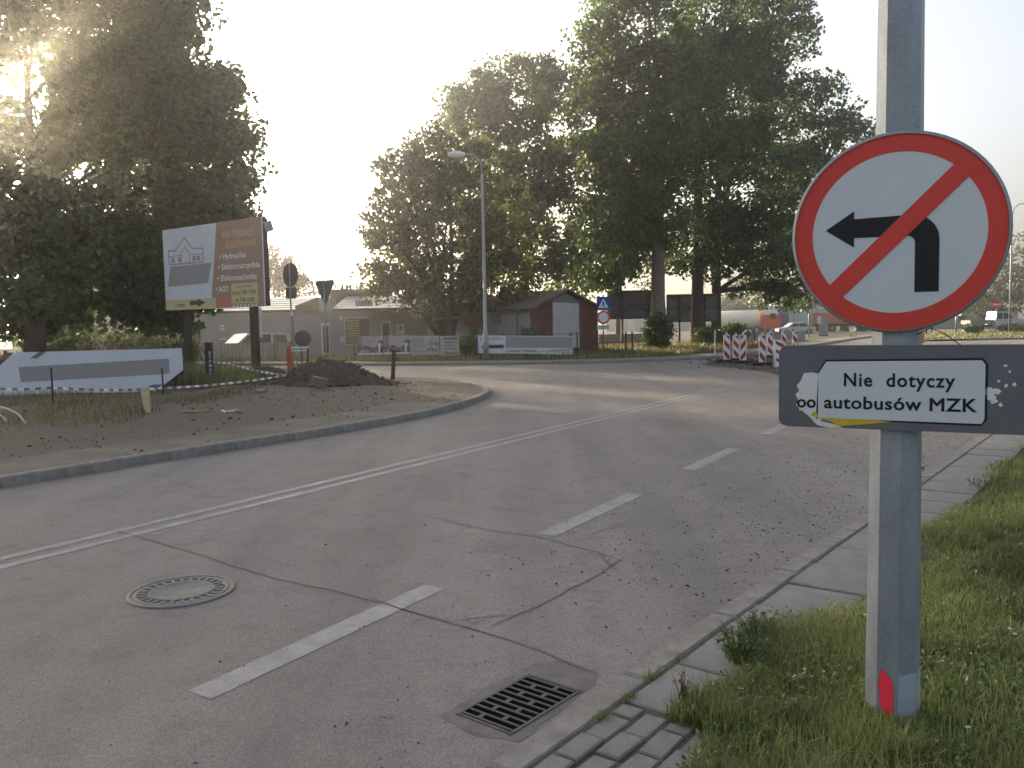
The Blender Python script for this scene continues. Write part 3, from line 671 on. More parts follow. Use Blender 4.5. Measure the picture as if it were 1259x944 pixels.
# bent pale hoses at the frame's left edge
for pts, lb in (([(-7.99, 13.6, .10), (-8.05, 13.6, .24), (-8.22, 13.68, .37), (-8.6, 13.85, .46), (-9.1, 14.0, .40), (-9.5, 14.1, .12)], 'outer bent pale plastic hose arching out of the dirt'), ([(-8.43, 13.8, .1), (-8.46, 13.8, .22), (-8.58, 13.82, .33), (-8.85, 13.9, .36), (-9.2, 13.95, .12)], 'inner bent pale plastic hose arching out of the dirt')):
    base = Vector(pts[0]); q = MB(); sm = smoothpl([(Vector(k)-base)[:] for k in pts], 0)
    P = [Vector(k)-base for k in pts]; dd = []
    for i in range(len(P)-1):
        for k in range(4):
            f = k/4; p0, p1, p2, p3 = P[max(i-1, 0)], P[i], P[i+1], P[min(i+2, len(P)-1)]
            dd.append(.5*((2*p1)+(p2-p0)*f+(2*p0-5*p1+4*p2-p3)*f*f+(3*p1-p0-3*p2+p3)*f**3))
    dd.append(P[-1]); q.tube(dd, .017, 8); tag(q.build('plastic_hose', M['cream2'], None, base), lb, 'hose')
# give way sign seen from behind
def polemesh(h, r_=.03): return MB().tube([(0, 0, -.1), (0, 0, h)], r_, 10)
t = root('give_way_sign', 'triangular give way sign seen from its grey back on a thin pole', 'road sign', (-5.98, 26.8, .15), R(142))
polemesh(3.1).build('pole', M['steel'], t)
sup('panel', [(-.43, 3.08), (.43, 3.08), (.47, 3.0), (.05, 2.30), (-.05, 2.30), (-.47, 3.0)], -.045, -.040, M['white'], t)
sup('panel_back', [(-.43, 3.08), (.43, 3.08), (.47, 3.0), (.05, 2.30), (-.05, 2.30), (-.47, 3.0)], -.039, -.030, M['steelback'], t)
# second sign from behind: disc over plate
t = root('round_sign', 'round topped traffic sign seen from behind beside the billboard edge', 'road sign', (-7.25, 27.5, .15), R(142))
polemesh(3.7).build('pole', M['steel'], t)
q = MB(); q.prism(circ(.40, 40, 0, 3.32), -.045, -.030); q.build('disc', M['steelback'], t)
q = MB(); q.box((0, -.037, 2.72), (.55, .014, .36)); q.build('plate', M['steelback'], t)
q = MB(); q.box((0, 0, 2.03), (.09, .09, .12)); q.build('clamp', M['white'], t)
# portable stand with dark disc and red plastic barrier
t = root('disc_stand', 'dark round board on a low stand behind the red plastic barrier', 'sign stand', (-6.82, 27.25, .15), R(6))
q = MB(); q.prism(circ(.27, 32, 0, 1.22), -.02, .0); q.build('disc', M['roofd'], t)
q = MB(); q.box((-.06, .02, .5), (.05, .03, 1.0)); q.box((0, .05, .03), (.6, .35, .05)); q.build('stand', M['rust'], t)
t = root('plastic_barrier', 'red plastic barrier with white rails beside the soil heap', 'barrier', (-7.12, 26.6, .15), R(10))
q = MB(); q.box((0, 0, .5), (.14, .12, 1.0)); q.build('upright', M['truckred'], t)
q = MB(); q.box((.32, 0, .94), (.55, .05, .05)); q.build('rail', M['white'], t)
q = MB(); q.box((.32, 0, .84), (.55, .05, .035)); q.build('rail', M['white'], t)
q = MB(); q.tube([(-.10, -.1, .30), (.16, -.25, .0)], .022, 6); q.build('foot', M['salmon'], t)
q = MB(); q.box((.58, .0, .45), (.06, .06, .9)); q.build('upright', M['rust'], t)
# billboard
BLf, BRt = Vector((-11.95, 28.95)), Vector((-7.8, 26.5)); BW = (BRt-BLf).length; rz = math.atan2(BRt.y-BLf.y, BRt.x-BLf.x); BH = 2.83
b = root('billboard', 'large brown and white advertising billboard with house drawing on posts', 'billboard', (BLf.x, BLf.y, .15), rz); z0 = 2.27
def bp(pts): return [(u*BW, z0+v*BH) for u, v in pts]
sup('panel', bp([(0, 0), (1, 0), (1, 1), (0, .97)]), -.02, .03, M['sheetwhite'], b)
sup('brown_print', bp([(.49, .125), (.57, .985), (1, 1), (1, 0), (.53, 0), (.53, .125)]), -.024, -.021, M['brown'], b)
sup('cream_strip', bp([(0, 0), (.528, 0), (.528, .122), (0, .122)]), -.024, -.021, M['cream'], b)
sup('salmon_block', bp([(.53, .012), (.69, .012), (.69, .12), (.53, .12)]), -.027, -.0245, M['salmon'], b)
sup('grey_block', bp([(.035, .285), (.46, .30), (.505, .535), (.07, .525)]), -.024, -.021, M['greyvinyl'], b)
def outline(pts, wd, name, m):
    q = MB()
    for (u1, v1), (u2, v2) in zip(pts[:-1], pts[1:]):
        x1, y1, x2, y2 = u1*BW, z0+v1*BH, u2*BW, z0+v2*BH; dx, dy = x2-x1, y2-y1; l = math.hypot(dx, dy); nx, ny = -dy/l*wd/2, dx/l*wd/2
        q.prism([(x1-nx, y1-ny), (x2-nx, y2-ny), (x2+nx, y2+ny), (x1+nx, y1+ny)], -.0235, -.021)
    return q.build(name, m, b)
outline([(.06, .55), (.055, .72), (.13, .71), (.235, .86), (.31, .72), (.42, .71), (.42, .55), (.06, .55)], .05, 'house_outline', M['greyvinyl'])
outline([(.19, .55), (.19, .67), (.235, .745), (.28, .67), (.28, .55)], .04, 'house_outline', M['greyvinyl'])
outline([(.055, .645), (.19, .65)], .03, 'house_outline', M['greyvinyl']); outline([(.28, .65), (.42, .645)], .03, 'house_outline', M['greyvinyl'])
for u in (.085, .155, .31, .355): sup('house_window', bp([(u, .57), (u+.035, .57), (u+.035, .63), (u, .63)]), -.0235, -.021, M['greyvinyl'], b)
text('MATERIAŁY', .31*BW, .24, M['gold'], b, .625*BW, -.026, z0+.80*BH, .02); text('BUDOWLANE', .29*BW, .24, M['gold'], b, .655*BW, -.026, z0+.68*BH, .02)
text('• Hydraulika', .26*BW, .19, M['white'], b, .585*BW, -.026, z0+.565*BH, .015); text('• Elektronarzedzia', .40*BW, .19, M['white'], b, .57*BW, -.026, z0+.445*BH, .015)
text('• Elektrotechnika', .385*BW, .19, M['white'], b, .555*BW, -.026, z0+.315*BH, .015); text('• AGD', .13*BW, .19, M['white'], b, .535*BW, -.026, z0+.19*BH, .015)
sup('ogonek', [(.862*BW, z0+.435*BH), (.868*BW, z0+.437*BH), (.866*BW, z0+.425*BH), (.872*BW, z0+.422*BH), (.865*BW, z0+.418*BH)], -.027, -.0245, M['white'], b)
text('1 min', .095*BW, .15, M['dark'], b, .11*BW, -.026, z0+.035*BH, .01)
sup('arrow', bp([(.26, .05), (.345, .05), (.345, .025), (.425, .075), (.345, .125), (.345, .10), (.26, .10)]), -.027, -.0245, M['roofd'], b)
op = sup('opening_panel', bp([(.69, .045), (.945, .045), (.945, .275), (.69, .275)]), -.035, -.025, M['cream'], b)
text('GODZ. OTWARCIA', .14*BW, .07, M['dark'], b, .745*BW, -.037, z0+.225*BH); text('pn-pt 7:00-17:00', .22*BW, .13, M['dark'], b, .705*BW, -.037, z0+.15*BH, .01); text('sb 7:00-13:00', .18*BW, .13, M['dark'], b, .73*BW, -.037, z0+.065*BH, .01)
for i in range(7): u = .695+i*.036; sup('hazard_stripe', bp([(u, .004), (u+.018, .004), (u+.024, .036), (u+.006, .036)]), -.027, -.0245, M['white'], b)
q = MB(); q.box((BW/2, .14, z0+BH*.5), (BW*.995, .2, BH*.98)); q.build('back_box', M['rust'], b)
for x in (.9, BW-.65):
    q = MB(); q.box((x, .12, 1.2), (.20, .20, 2.6)); q.build('post', M['rust'], b)
q = MB(); q.tube([(BW-.05, .1, z0+BH-.16), (BW+.45, -.25, z0+BH-.26), (BW+.75, -.45, z0+BH-.30)], .02, 6); arm = q.build('lamp_arm', M['steel'], b)
q = MB(); q.box((BW+.82, -.5, z0+BH-.42), (.22, .12, .30), .3, 0, 0, -.25); q.build('floodlight', M['steel'], arm)
# white boards on a braced post between billboard and house
t = root('sign_board', 'pale vertical sign boards on a dark post beside the billboard leg', 'sign', (-12.2, 40.0, .10), R(-8))
q = MB(); q.box((0, .06, 1.3), (.12, .1, 2.7)); q.build('post', M['rust'], t)
for x, wd in ((-.17, .22), (.17, .18)):
    q = MB(); q.box((x, 0, 1.95), (wd, .03, 1.45)); q.build('board', M['sheetwhite'], t)
q = MB(); q.tube([(.05, 0, .9), (-.5, .1, 1.5)], .03, 6); q.build('brace', M['rust'], t)

# ---------------------------------------------------------------- long grey building behind the side street
b = root('shop_building', 'long low grey rendered shop building with pale sheet roofs', 'building', (-12, 51, .10))
def bx(name, c, dd, m, parent=b, **k): q = MB(); q.box(c, dd, **k); return q.build(name, m, parent)
bx('wall', (.2, 4, 1.32), (17.0, 8, 2.75), M['plaster'])
bx('wall', (-10.6, 4.5, 1.2), (4.5, 7, 2.5), M['plaster2'])
bx('eaves_board', (-4.25, -.14, 2.72), (8.1, .06, .14), M['roofd']); bx('eaves_board', (5.2, -.14, 2.72), (8.2, .06, .14), M['roofd'])
for (xa, xb) in ((-8.4, -.4), (1.1, 9.3)):
    nc = 6
    for i in range(nc):
        ya, yb = -.28+i*.80, -.28+(i+1)*.80+.06; za, zb = 2.78+i*.155+.03, 2.78+(i+1)*.155
        q = MB(); n = int((xb-xa)/.13); v = []
        for k in range(n+1):
            x = xa+(xb-xa)*k/n; dz = .018*(k % 2); v += [(x, ya, za+dz), (x, yb, zb+dz), (x, ya, za+dz-.02), (x, yb, zb+dz-.02)]
        fs = []
        for k in range(n): a = 4*k; c = a+4; fs += [(a, c, c+1, a+1), (a+2, a+3, c+3, c+2), (a, a+2, c+2, c)]
        q.add(v, fs); q.build('roof_course', M['roofw'], b)
q = MB(); q.add([(-8.4, 4.5, 3.70), (9.3, 4.5, 3.70), (9.3, 8.3, 2.78), (-8.4, 8.3, 2.78)], [(0, 1, 2, 3)]); q.build('rear_roof', M['roofw'], b)
q = MB(); q.prism([(-1.1, 2.70), (.35, 2.70), (.35, 3.50), (.2, 3.50), (-1.1, 3.02)], -.30, 3.2); q.build('lean_to_roof', M['roofd'], b)
bx('fire_wall', (.72, .4, 3.02), (.78, 1.3, .95), M['plaster'])
up_ = bx('roof_house', (1.3, 5.6, 3.85), (2.6, 2.2, .7), M['roofd'])
for x in (.7, 1.0, 1.25): q = MB(); q.tube([(x, 5.2, 4.15), (x, 5.2, 4.55)], .08, 8); q.build('chimney_pipe', M['rust'], up_)
rs = bx('roof_sign', (3.1, -.35, 3.12), (1.05, .05, .42), M['sheetwhite']); text('STAL', .6, .18, M['blue'], b, 2.8, -.38, 3.04, .01)
d = bx('door', (.62, -.045, 1.0), (.50, .05, 1.96), M['white']); bx('door_glass', (.66, -.075, .95), (.34, .02, 1.65), M['glass'], d); bx('door_glass', (.62, -.075, 2.02), (.42, .02, .08), M['glass'], d)
wn = bx('shop_window', (2.62, -.02, 1.42), (1.62, .06, 1.66), M['white']); bx('pane', (2.62, -.056, 1.42), (1.50, .02, 1.54), M['glass'], wn)
for i in range(9): bx('yellow_strip', (2.33+.05*(i % 3 == 1), -.073, 2.05-i*.155), (.78-.1*(i % 3 == 1), .012, .085), M['yellowprint'], wn)
w1 = bx('window', (-3.55, -.02, 1.15), (.62, .06, 1.2), M['white']); bx('pane', (-3.62, -.056, 1.15), (.36, .02, 1.1), M['brownglass'], w1)
w2 = bx('window', (-7.3, -.02, 1.15), (.55, .06, 1.3), M['steelback']); bx('pane', (-7.3, -.056, 1.15), (.45, .02, 1.2), M['glass'], w2)
bx('wall_sign', (1.72, -.03, .93), (.42, .03, .40), M['sheetwhite']); bx('wall_lamp', (1.6, -.06, 2.25), (.16, .12, .22), M['white'])
bx('poster_board', (5.22, -.03, 1.38), (.46, .03, .86), M['sheetwhite']); sup('figure_print', [(5.12, 1.38), (5.2, 1.5), (5.17, 1.65), (5.24, 1.72), (5.3, 1.62), (5.26, 1.5), (5.34, 1.36), (5.25, 1.44)], -.052, -.046, M['dark'], b)
d2 = bx('door', (4.35, -.02, 1.05), (.60, .06, 1.9), M['white']); bx('door_glass', (4.35, -.056, 1.05), (.42, .02, 1.6), M['glass'], d2)
q = MB(); q.prism([(0, 0), (1.9, 0), (1.5, .36), (.4, .36)], -1.0, -.02); q.build('canopy', M['roofd'], b, (3.3, 0, 2.13))
for k, (x, z, wd) in enumerate(((-8.15, 1.9, .5), (-8.15, 1.72, .62), (-8.15, 1.5, .5), (-8.15, 1.3, .5), (-8.15, 1.08, .45), (-6.1, 1.9, .3), (-6.1, 1.7, .3), (-6.1, 1.1, .4))): bx('wall_board', (x+.4, -.03, z), (wd, .03, .12), M['sheetwhite'])
q = MB(); q.tube([(-1.35, -.15, 2.7), (-1.35, -.08, 2.5), (-1.35, -.08, 0)], .05, 8); q.build('downpipe', M['steelback'], b)
# pale house far left behind the tree
h = root('pale_house', 'pale rendered house glimpsed behind the big left tree', 'building', (-30, 58, .10), R(8))
bx('wall', (0, 3, 1.5), (9, 6, 3.0), M['plaster2'], h)
q = MB(); q.prism([(-4.8, 3.0), (4.8, 3.0), (0, 5.2)], -.3, 6.3); q.build('roof', M['roofg'], h)
for x in (-2.5, .2, 2.6):
    wq = bx('window', (x, -.03, 1.6), (1.1, .06, 1.3), M['white'], h); bx('pane', (x, -.07, 1.6), (.9, .02, 1.1), M['glass'], wq)
# corrugated fence and garden fence
def corr(name, label, x0, x1, y, h_, m, step=.09):
    r_ = root(name, label, 'fence', (x0, y, .10)); W = x1-x0; npan = max(1, int(W/1.6))
    for p_ in range(npan):
        q = MB(); n = 18; v = []
        for k in range(n+1):
            x = W/npan*(p_+.01+.98*k/n); v += [(x, .03*(k % 2), 0), (x, .03*(k % 2), h_), (x, .03*(k % 2)+.006, h_), (x, .03*(k % 2)+.006, 0)]
        q.add(v, [(4*k, 4*k+4, 4*k+5, 4*k+1) for k in range(n)]+[(4*k+3, 4*k+2, 4*k+6, 4*k+7) for k in range(n)]+[(4*k+1, 4*k+5, 4*k+6, 4*k+2) for k in range(n)]); q.build('sheet_panel', m, r_)
    for p_ in range(npan+1): q = MB(); q.box((W/npan*p_, .08, h_/2), (.06, .06, h_+.08)); q.build('post', M['rust'], r_)
corr('sheet_fence', 'pale grey corrugated sheet fence before the shop building', -17.2, -11.7, 44, .92, M['fence'])
corr('sheet_fence', 'weathered low sheet fence behind the white hoarding', -27.5, -18.2, 44.5, .85, M['fence'])
# annex with dark awning
h = root('annex', 'small pale annex with dark sloping awning beside the red shed', 'building', (-2.9, 46.6, .10), R(4))
bx('wall', (0, 2, 1.1), (3.6, 4, 2.2), M['plaster2'], h)
q = MB(); q.add([(-2.2, -.7, 2.05), (2.0, -.7, 2.05), (2.0, 4.1, 2.95), (-2.2, 4.1, 2.95), (-2.2, -.7, 1.97), (2.0, -.7, 1.97), (2.0, 4.1, 2.87), (-2.2, 4.1, 2.87)], [(0, 1, 2, 3), (7, 6, 5, 4), (0, 4, 5, 1), (1, 5, 6, 2), (2, 6, 7, 3), (3, 7, 4, 0)]); q.build('awning', M['roofg'], h)
q = MB(); q.prism([(.3, 1.55), (2.0, 1.75), (2.0, 2.04), (.3, 2.04)], -.76, -.71); q.build('valance', M['redwall'], h)
bx('doorway', (1.0, -.02, .9), (.9, .03, 1.8), M['glass'], h)
# red gabled shed
h = root('red_shed', 'dark red gabled shed with white panel on its gable', 'shed', (1.08, 42.4, .10), R(34.6))
q = MB(); q.prism([(0, -.1), (4.4, -.1), (4.4, 2.42), (2.2, 3.30), (0, 2.42)], 0, 6.0); q.build('wall', M['redwall'], h)
bx('side_wall', (-.02, 3.05, 1.15), (.03, 5.86, 2.4), M['plaster'], h)
for s in (-1, 1):
    q = MB(); x0, x1 = 2.2, 2.2+s*2.48; zA, zB = 3.34, 2.34
    q.prism([(x0, zA), (x1, zB), (x1, zB+.09), (x0, zA+.09)], -.28, 6.2); q.build('roof', M['roofg'], h)
sup('gable_panel', [(1.30, .35), (3.05, .35), (3.05, 2.68), (1.30, 2.74)], -.06, -.005, M['sheetgrey'], h)
sup('gable_board', [(1.15, 2.78), (3.2, 2.72), (2.35, 3.14), (2.05, 3.14)], -.03, -.005, M['plate'], h)
text('*a*', .28, .09, M['greyvinyl'], h, 1.42, -.065, 1.75); text('2x2', .30, .10, M['greyvinyl'], h, 1.44, -.065, 1.52)
q = MB(); q.tube([(-.10, .3, 2.32), (-.10, 1.2, 2.2), (-.10, 1.25, .1)], .04, 6); q.build('downpipe', M['steel'], h)
q = MB(); q.box((1.2, 4.2, 3.35), (.4, .4, .8)); q.build('chimney', M['roofd'], h)
q = MB(); q.tube([(1.3, 1.0, 2.9), (1.3, 1.0, 4.3)], .015, 5); q.tube([(.9, 1.0, 4.2), (1.7, 1.0, 4.2)], .012, 5); q.build('aerial', M['steel'], h)
# ---------------------------------------------------------------- banners hung on the fence along the far pavement
fn = root('wire_fence', 'low dark wire fence carrying the banners along the far pavement', 'fence', (-7.6, 40.12, .10), R(.8))
for i in range(7): q = MB(); q.tube([(i*1.8, 0, -.1), (i*1.8, 0, 1.2)], .035, 6); q.build('post', M['rust'], fn)
for z in (.35, 1.12): q = MB(); q.tube([(0, 0, z), (10.8, 0, z)], .012, 5); q.build('rail', M['rust'], fn)
def banner(label, xa, xb, z0_, z1_, m, y=40.0, rz_=0):
    r_ = root('banner', label, 'banner', (xa, y, 0), rz_, 'banners on the far fence'); W = xb-xa
    q = MB(); n = 8; v = []
    for k in range(n+1): v += [(W*k/n, .02*math.sin(k*1.3), z0_+.01*math.sin(k*2.1)), (W*k/n, .02*math.sin(k*1.3+1), z1_+.012*math.sin(k*1.7))]
    v += [(x, y_+.008, z) for x, y_, z in v]; o = 2*(n+1)
    q.add(v, [(2*k, 2*k+2, 2*k+3, 2*k+1) for k in range(n)]+[(o+2*k, o+2*k+1, o+2*k+3, o+2*k+2) for k in range(n)]); q.build('sheet', m, r_); return r_
for i, (xa, lb) in enumerate(((-7.42, 'dark picture banner with pale sky patch on the fence, farther from the tree'), (-6.14, 'dark picture banner with pale sky patch on the fence, beside the blue one'))):
    r_ = banner(lb, xa, xa+1.26, .40, 1.30, M['poster'])
    sup('pale_patch', [(.28, .85), (.30, 1.26), (.95, 1.26), (1.0, .9), (.8, .7), (.6, .78), (.45, .86)], -.034, -.028, M['posterpale'], r_)
    sup('white_strip', [(.02, .41), (1.24, .41), (1.24, .49), (.02, .49)], -.034, -.028, M['sheetwhite'], r_)
    sup('white_figure', [(1.02, .5), (1.10, .5), (1.12, .78), (1.18, .86), (1.12, .96), (1.02, .93), (1.0, .82)], -.034, -.028, M['sheetwhite'], r_)
r_ = banner('pale banner with grey block and blue picture on the fence', -4.85, -3.46, .33, 1.26, M['sheetgrey'])
sup('grey_block', [(.06, .92), (.68, .92), (.68, 1.20), (.06, 1.20)], -.034, -.028, M['greyvinyl'], r_); sup('blue_picture', [(.8, .5), (1.3, .5), (1.34, .9), (1.2, 1.05), (.95, 1.08), (.78, .85)], -.034, -.028, M['poster2'], r_)
for z in (.8, .68, .5): sup('print_line', [(.08, z), (.7, z), (.7, z+.05), (.08, z+.05)], -.034, -.028, M['greyvinyl'], r_)
r_ = banner('plain white text banner on the fence next to the tree trunk', -3.42, -2.5, .30, 1.23, M['sheetgrey'])
for z, a, wd, hh in ((1.06, .12, .7, .09), (.9, .2, .5, .05), (.74, .25, .4, .05), (.6, .2, .55, .04), (.36, .2, .62, .07)): sup('print_line', [(a, z), (a+wd, z), (a+wd, z+hh), (a, z+hh)], -.034, -.028, M['steelback'], r_)
ab = root('arrow_banner', 'wide white arrow banner with grey block below the red shed', 'banner', (-1.58, 39.5, 0), math.atan2(1.0, 4.6)); W = 4.7
sup('sheet', [(0, .38), (2.4, .30), (W, .18), (W, 1.10), (1.3, 1.20), (0, 1.24)], -.01, .01, M['sheetwhite'], ab)
sup('grey_block', [(1.34, .62), (W-.03, .52), (W-.03, 1.07), (1.34, 1.17)], -.016, -.0105, M['greyvinyl'], ab)
sup('arrow', [(.14, .68), (.52, .50), (.52, .60), (1.24, .60), (1.24, .77), (.52, .77), (.52, .87)], -.016, -.0105, M['dark'], ab)
text('HYDRO-INSTAL', 1.1, .14, M['dark'], ab, .12, -.012, 1.0); t1 = text('ul. Gdańska 1 | Wejherowo', 1.5, .14, M['dark'], ab, 1.38, -.012, .40, .02); t1.rotation_euler[1] = .022
t1 = text('www.hydro-instal.pl  tel. 58', 1.5, .12, M['steelback'], ab, 3.0, -.012, .36, .0); t1.rotation_euler[1] = .028
for x in (.5, 2.6, 4.6): q = MB(); q.box((x, .06, .6), (.07, .07, 1.3)); q.build('post', M['rust'], ab)
# street lamp over the far pavement
t = root('street_lamp', 'tall slim grey street lamp in front of the leafy round tree', 'street lamp', (-1.29, 42.2-3.6, .10))
t.location = (-1.19, 38.9, .10)
q = MB(); q.tube([(0, 0, -.1), (0, 0, 1.2), (0, 0, 1.25), (0, 0, 8.6)], [.13, .13, .085, .055], 10); q.tube([(0, 0, 8.55), (-.05, 0, 9.1), (-.35, 0, 9.45), (-.8, 0, 9.5)], [.05, .045, .04, .035], 8); q.build('pole', M['steel'], t)
q = MB(); q.lathe([(.0, -.42), (.10, -.38), (.15, -.15), (.15, .15), (.09, .36), (0, .4)], 14, axis='X', c=(-1.15, 0, 9.48)); q.build('lamp_head', M['white'], t)
# white van behind the sheet fence
def wheel(parent, x, y, r_, wd=.22):
    wq = MB(); wq.lathe([(r_*.55, -wd/2), (r_, -wd/2), (r_, wd/2), (r_*.55, wd/2)], 20, axis='Y', c=(x, y, r_)); o = wq.build('wheel', M['rubber'], parent)
    wq = MB(); wq.lathe([(.0, wd*.42), (r_*.56, wd*.45), (r_*.56, -wd*.45), (0, -wd*.42)], 16, axis='Y', c=(x, y, r_)); wq.build('rim', M['steel'], o)
def car(name, label, cat, loc, rz_, prof, wid, glass, wheels, m, r_=.33, group=None):
    c = root(name, label, cat, loc, rz_, group); q = MB(); q.prism(prof, -wid/2, wid/2); q.build('body', m, c)
    for poly in glass:
        for s in (-1, 1): q = MB(); q.prism(poly, s*(wid/2+.008)-.006, s*(wid/2+.008)+.006); q.build('window', M['glass'], c)
    for x in wheels:
        for s in (-1, 1): wheel(c, x, s*(wid/2-.10), r_)
    return c
car('van', 'white van parked behind the pale corrugated fence', 'van', (-14.6, 47.2, .0), R(222), [(-1.9, .35), (1.9, .35), (1.95, .8), (1.35, 1.0), (.75, 1.5), (-.6, 1.55), (-1.75, 1.5), (-1.9, .9)], 1.7, [[(-1.6, .95), (-.75, .95), (-.75, 1.42), (-1.55, 1.38)], [(-.6, .95), (.3, .95), (.2, 1.45), (-.6, 1.45)], [(.42, .95), (1.15, .98), (.72, 1.42), (.35, 1.44)]], (-1.2, 1.25), M['carwhite'])

# ---------------------------------------------------------------- signs, billboards and fences under the poplars
t = root('crossing_sign', 'blue pedestrian crossing sign above round no vehicles sign on one pole', 'road sign', (4.5, 40.5, .1), R(6))
polemesh(2.95, .035).build('pole', M['steel'], t)
q = MB(); q.box((0, -.05, 2.55), (.66, .012, .66)); pn = q.build('blue_panel', M['blue'], t)
sup('triangle', [(-.25, 2.34), (.25, 2.34), (0, 2.80)], -.062, -.057, M['white'], pn); sup('walker', [(-.08, 2.37), (-.03, 2.5), (-.05, 2.6), (0, 2.66), (.05, 2.58), (.04, 2.5), (.1, 2.37), (.04, 2.42), (0, 2.48), (-.04, 2.4)], -.067, -.0625, M['black'], pn)
q = MB(); q.box((0, -.05, 2.24), (.66, .012, .05)); q.build('white_strip', M['white'], t)
q = MB(); q.prism(circ(.33, 36, 0, 1.88), -.056, -.044); dk_ = q.build('red_disc', M['red'], t); q = MB(); q.prism(circ(.24, 36, 0, 1.88), -.062, -.057); q.build('white_field', M['white'], dk_)
q = MB(); q.box((0, -.05, 1.40), (.62, .012, .22)); pn = q.build('plate', M['white'], t)
for z in (1.43, 1.35): sup('print_line', [(-.24, z), (.24, z), (.24, z+.035), (-.24, z+.035)], -.060, -.0565, M['steelback'], pn)
fn = root('iron_fence', 'short dark iron picket fence behind the crossing sign', 'fence', (4.15, 41.6, .1), R(6))
for i in range(11): q = MB(); q.tube([(i*.14, 0, 0), (i*.14, 0, .9)], .012, 5); q.build('picket', M['rust'], fn)
for z in (.25, .62): q = MB(); q.box((.7, 0, z), (1.5, .02, .03)); q.build('rail', M['rust'], fn)
for x in (1.62, 1.95): q = MB(); q.box((x, 0, .55), (.07, .07, 1.2)); q.build('post', M['rust'], fn)
wl = root('white_wall', 'low pale concrete wall beyond the iron fence', 'wall', (4.5, 58, .1), R(2))
for i in range(4): q = MB(); q.box((.8+i*1.65, 0, .42), (1.62, .12, .85)); q.build('panel', M['plaster2'], wl)
def backboard(label, c, W, z0_, z1_, m, rz_, npost):
    t = root('billboard', label, 'billboard', (c[0], c[1], .1), rz_)
    q = MB(); q.box((0, .1, (z0_+z1_)/2), (W, .06, z1_-z0_)); q.build('panel', m, t)
    for z in (z0_+.05, (z0_+z1_)/2, z1_-.12): q = MB(); q.box((0, .03, z), (W, .05, .05)); q.build('rail', M['dark'], t)
    for k in range(npost):
        x = -W/2+W*(k+.5)/npost; q = MB(); q.box((x, -.06, z1_/2), (.14, .12, z1_-.1)); q.build('post', M['dark'], t)
    for a, b_ in ((-W/2+.3, W/2-.3), (W/2-.3, -W/2+.3)): q = MB(); q.tube([(a, 0, z0_+.1), (b_, 0, z1_-.15)], .03, 5); q.build('brace', M['dark'], t)
backboard('dark back of a billboard braced with crossed bars beside the pale poplar trunk', (7.9, 52.5), 3.6, 1.85, 3.65, M['boarddark'], R(4), 2)
backboard('grey back of a billboard on posts between the poplar trunks', (12.4, 57), 3.4, 1.6, 3.5, M['boardgrey'], R(-4), 2)
# low panel fence by the road works
fn = root('panel_fence', 'low grey concrete panel fence behind the striped boards', 'fence', (15.2, 60.5, .1), R(24))
for i in range(7):
    q = MB(); q.box((i*1.25, 0, .38), (1.1, .08, .76)); q.build('panel', M['plaster'], fn); q = MB(); q.box((i*1.25-.62, 0, .45), (.12, .14, .95)); q.build('post', M['rust'], fn)
# ---------------------------------------------------------------- striped barrier boards
def board(label, x, y, rz_, h=1.0, flip=1, lean=0, wd=.26):
    t = root('barrier_board', label, 'barrier board', (x, y, .01), rz_, 'striped boards round the road works')
    q = MB(); q.box((0, .02, .05), (.75, .36, .10)); q.build('foot', M['rubber'], t)
    z0_ = .12; q = MB(); q.prism(rrect(-wd/2, z0_, wd/2, z0_+h, .02, 2), -.025, .025); q.prism([(-.03, z0_+h-.01), (.03, z0_+h-.01), (.03, z0_+h+.10), (-.03, z0_+h+.10)], -.02, .02); o = q.build('panel', M['white'], t)
    iw = wd/2-.025; ns = 3; per = h/2.35
    for k in range(-1, 4):
        a = z0_+.02+k*per+.05; hh = per*.5; sl = .24*flip
        poly = [(-iw, a+sl/2), (iw, a-sl/2), (iw, a-sl/2+hh), (-iw, a+sl/2+hh)]
        lo_, hi_ = z0_+.025, z0_+h-.025
        def clip(P, zc, keep):
            out = []
            for i in range(len(P)):
                p1, p2 = P[i], P[(i+1) % len(P)]; i1 = (p1[1] >= zc) == keep; i2 = (p2[1] >= zc) == keep
                if i1: out.append(p1)
                if i1 != i2: f = (zc-p1[1])/(p2[1]-p1[1]); out.append((p1[0]+(p2[0]-p1[0])*f, zc))
            return out
        poly = clip(poly, lo_, True)
        if len(poly) > 2: poly = clip(poly, hi_, False)
        if len(poly) > 2: sup('red_stripe', poly, -.028, -.0255, M['barred'], o)
    if lean:
        for ch in (o,): ch.rotation_euler[1] = lean
    return t
board('striped barrier board standing alone before the dug soil, beside a mirrored one', 8.72, 33.6, R(-4))
board('narrow striped barrier board half hidden behind the mirrored one', 9.42, 34.8, R(-6), .95)
board('barrier board with stripes slanting the opposite way to the others', 9.10, 32.6, R(-2), 1.0, -1)
board('striped barrier board right of the mirrored one, on black rubber foot', 9.35, 30.9, R(-5), 1.0)
board('striped barrier board standing behind the folding trestle', 11.6, 37.2, R(-4), 1.0)
board('striped barrier board farther along the road works, left of its twin', 13.85, 42.2, R(-3), 1.0)
board('striped barrier board farther along the road works, right of its twin', 14.05, 41.1, R(-3), 1.0)
board('pale plain narrow barrier board seen edge on by the far kerb', 9.55, 38.9, R(70), 1.05)
t = root('folding_trestle', 'striped folding A frame trestle leaning beside the dug soil', 'barrier', (9.45, 29.4, .01), R(-8))
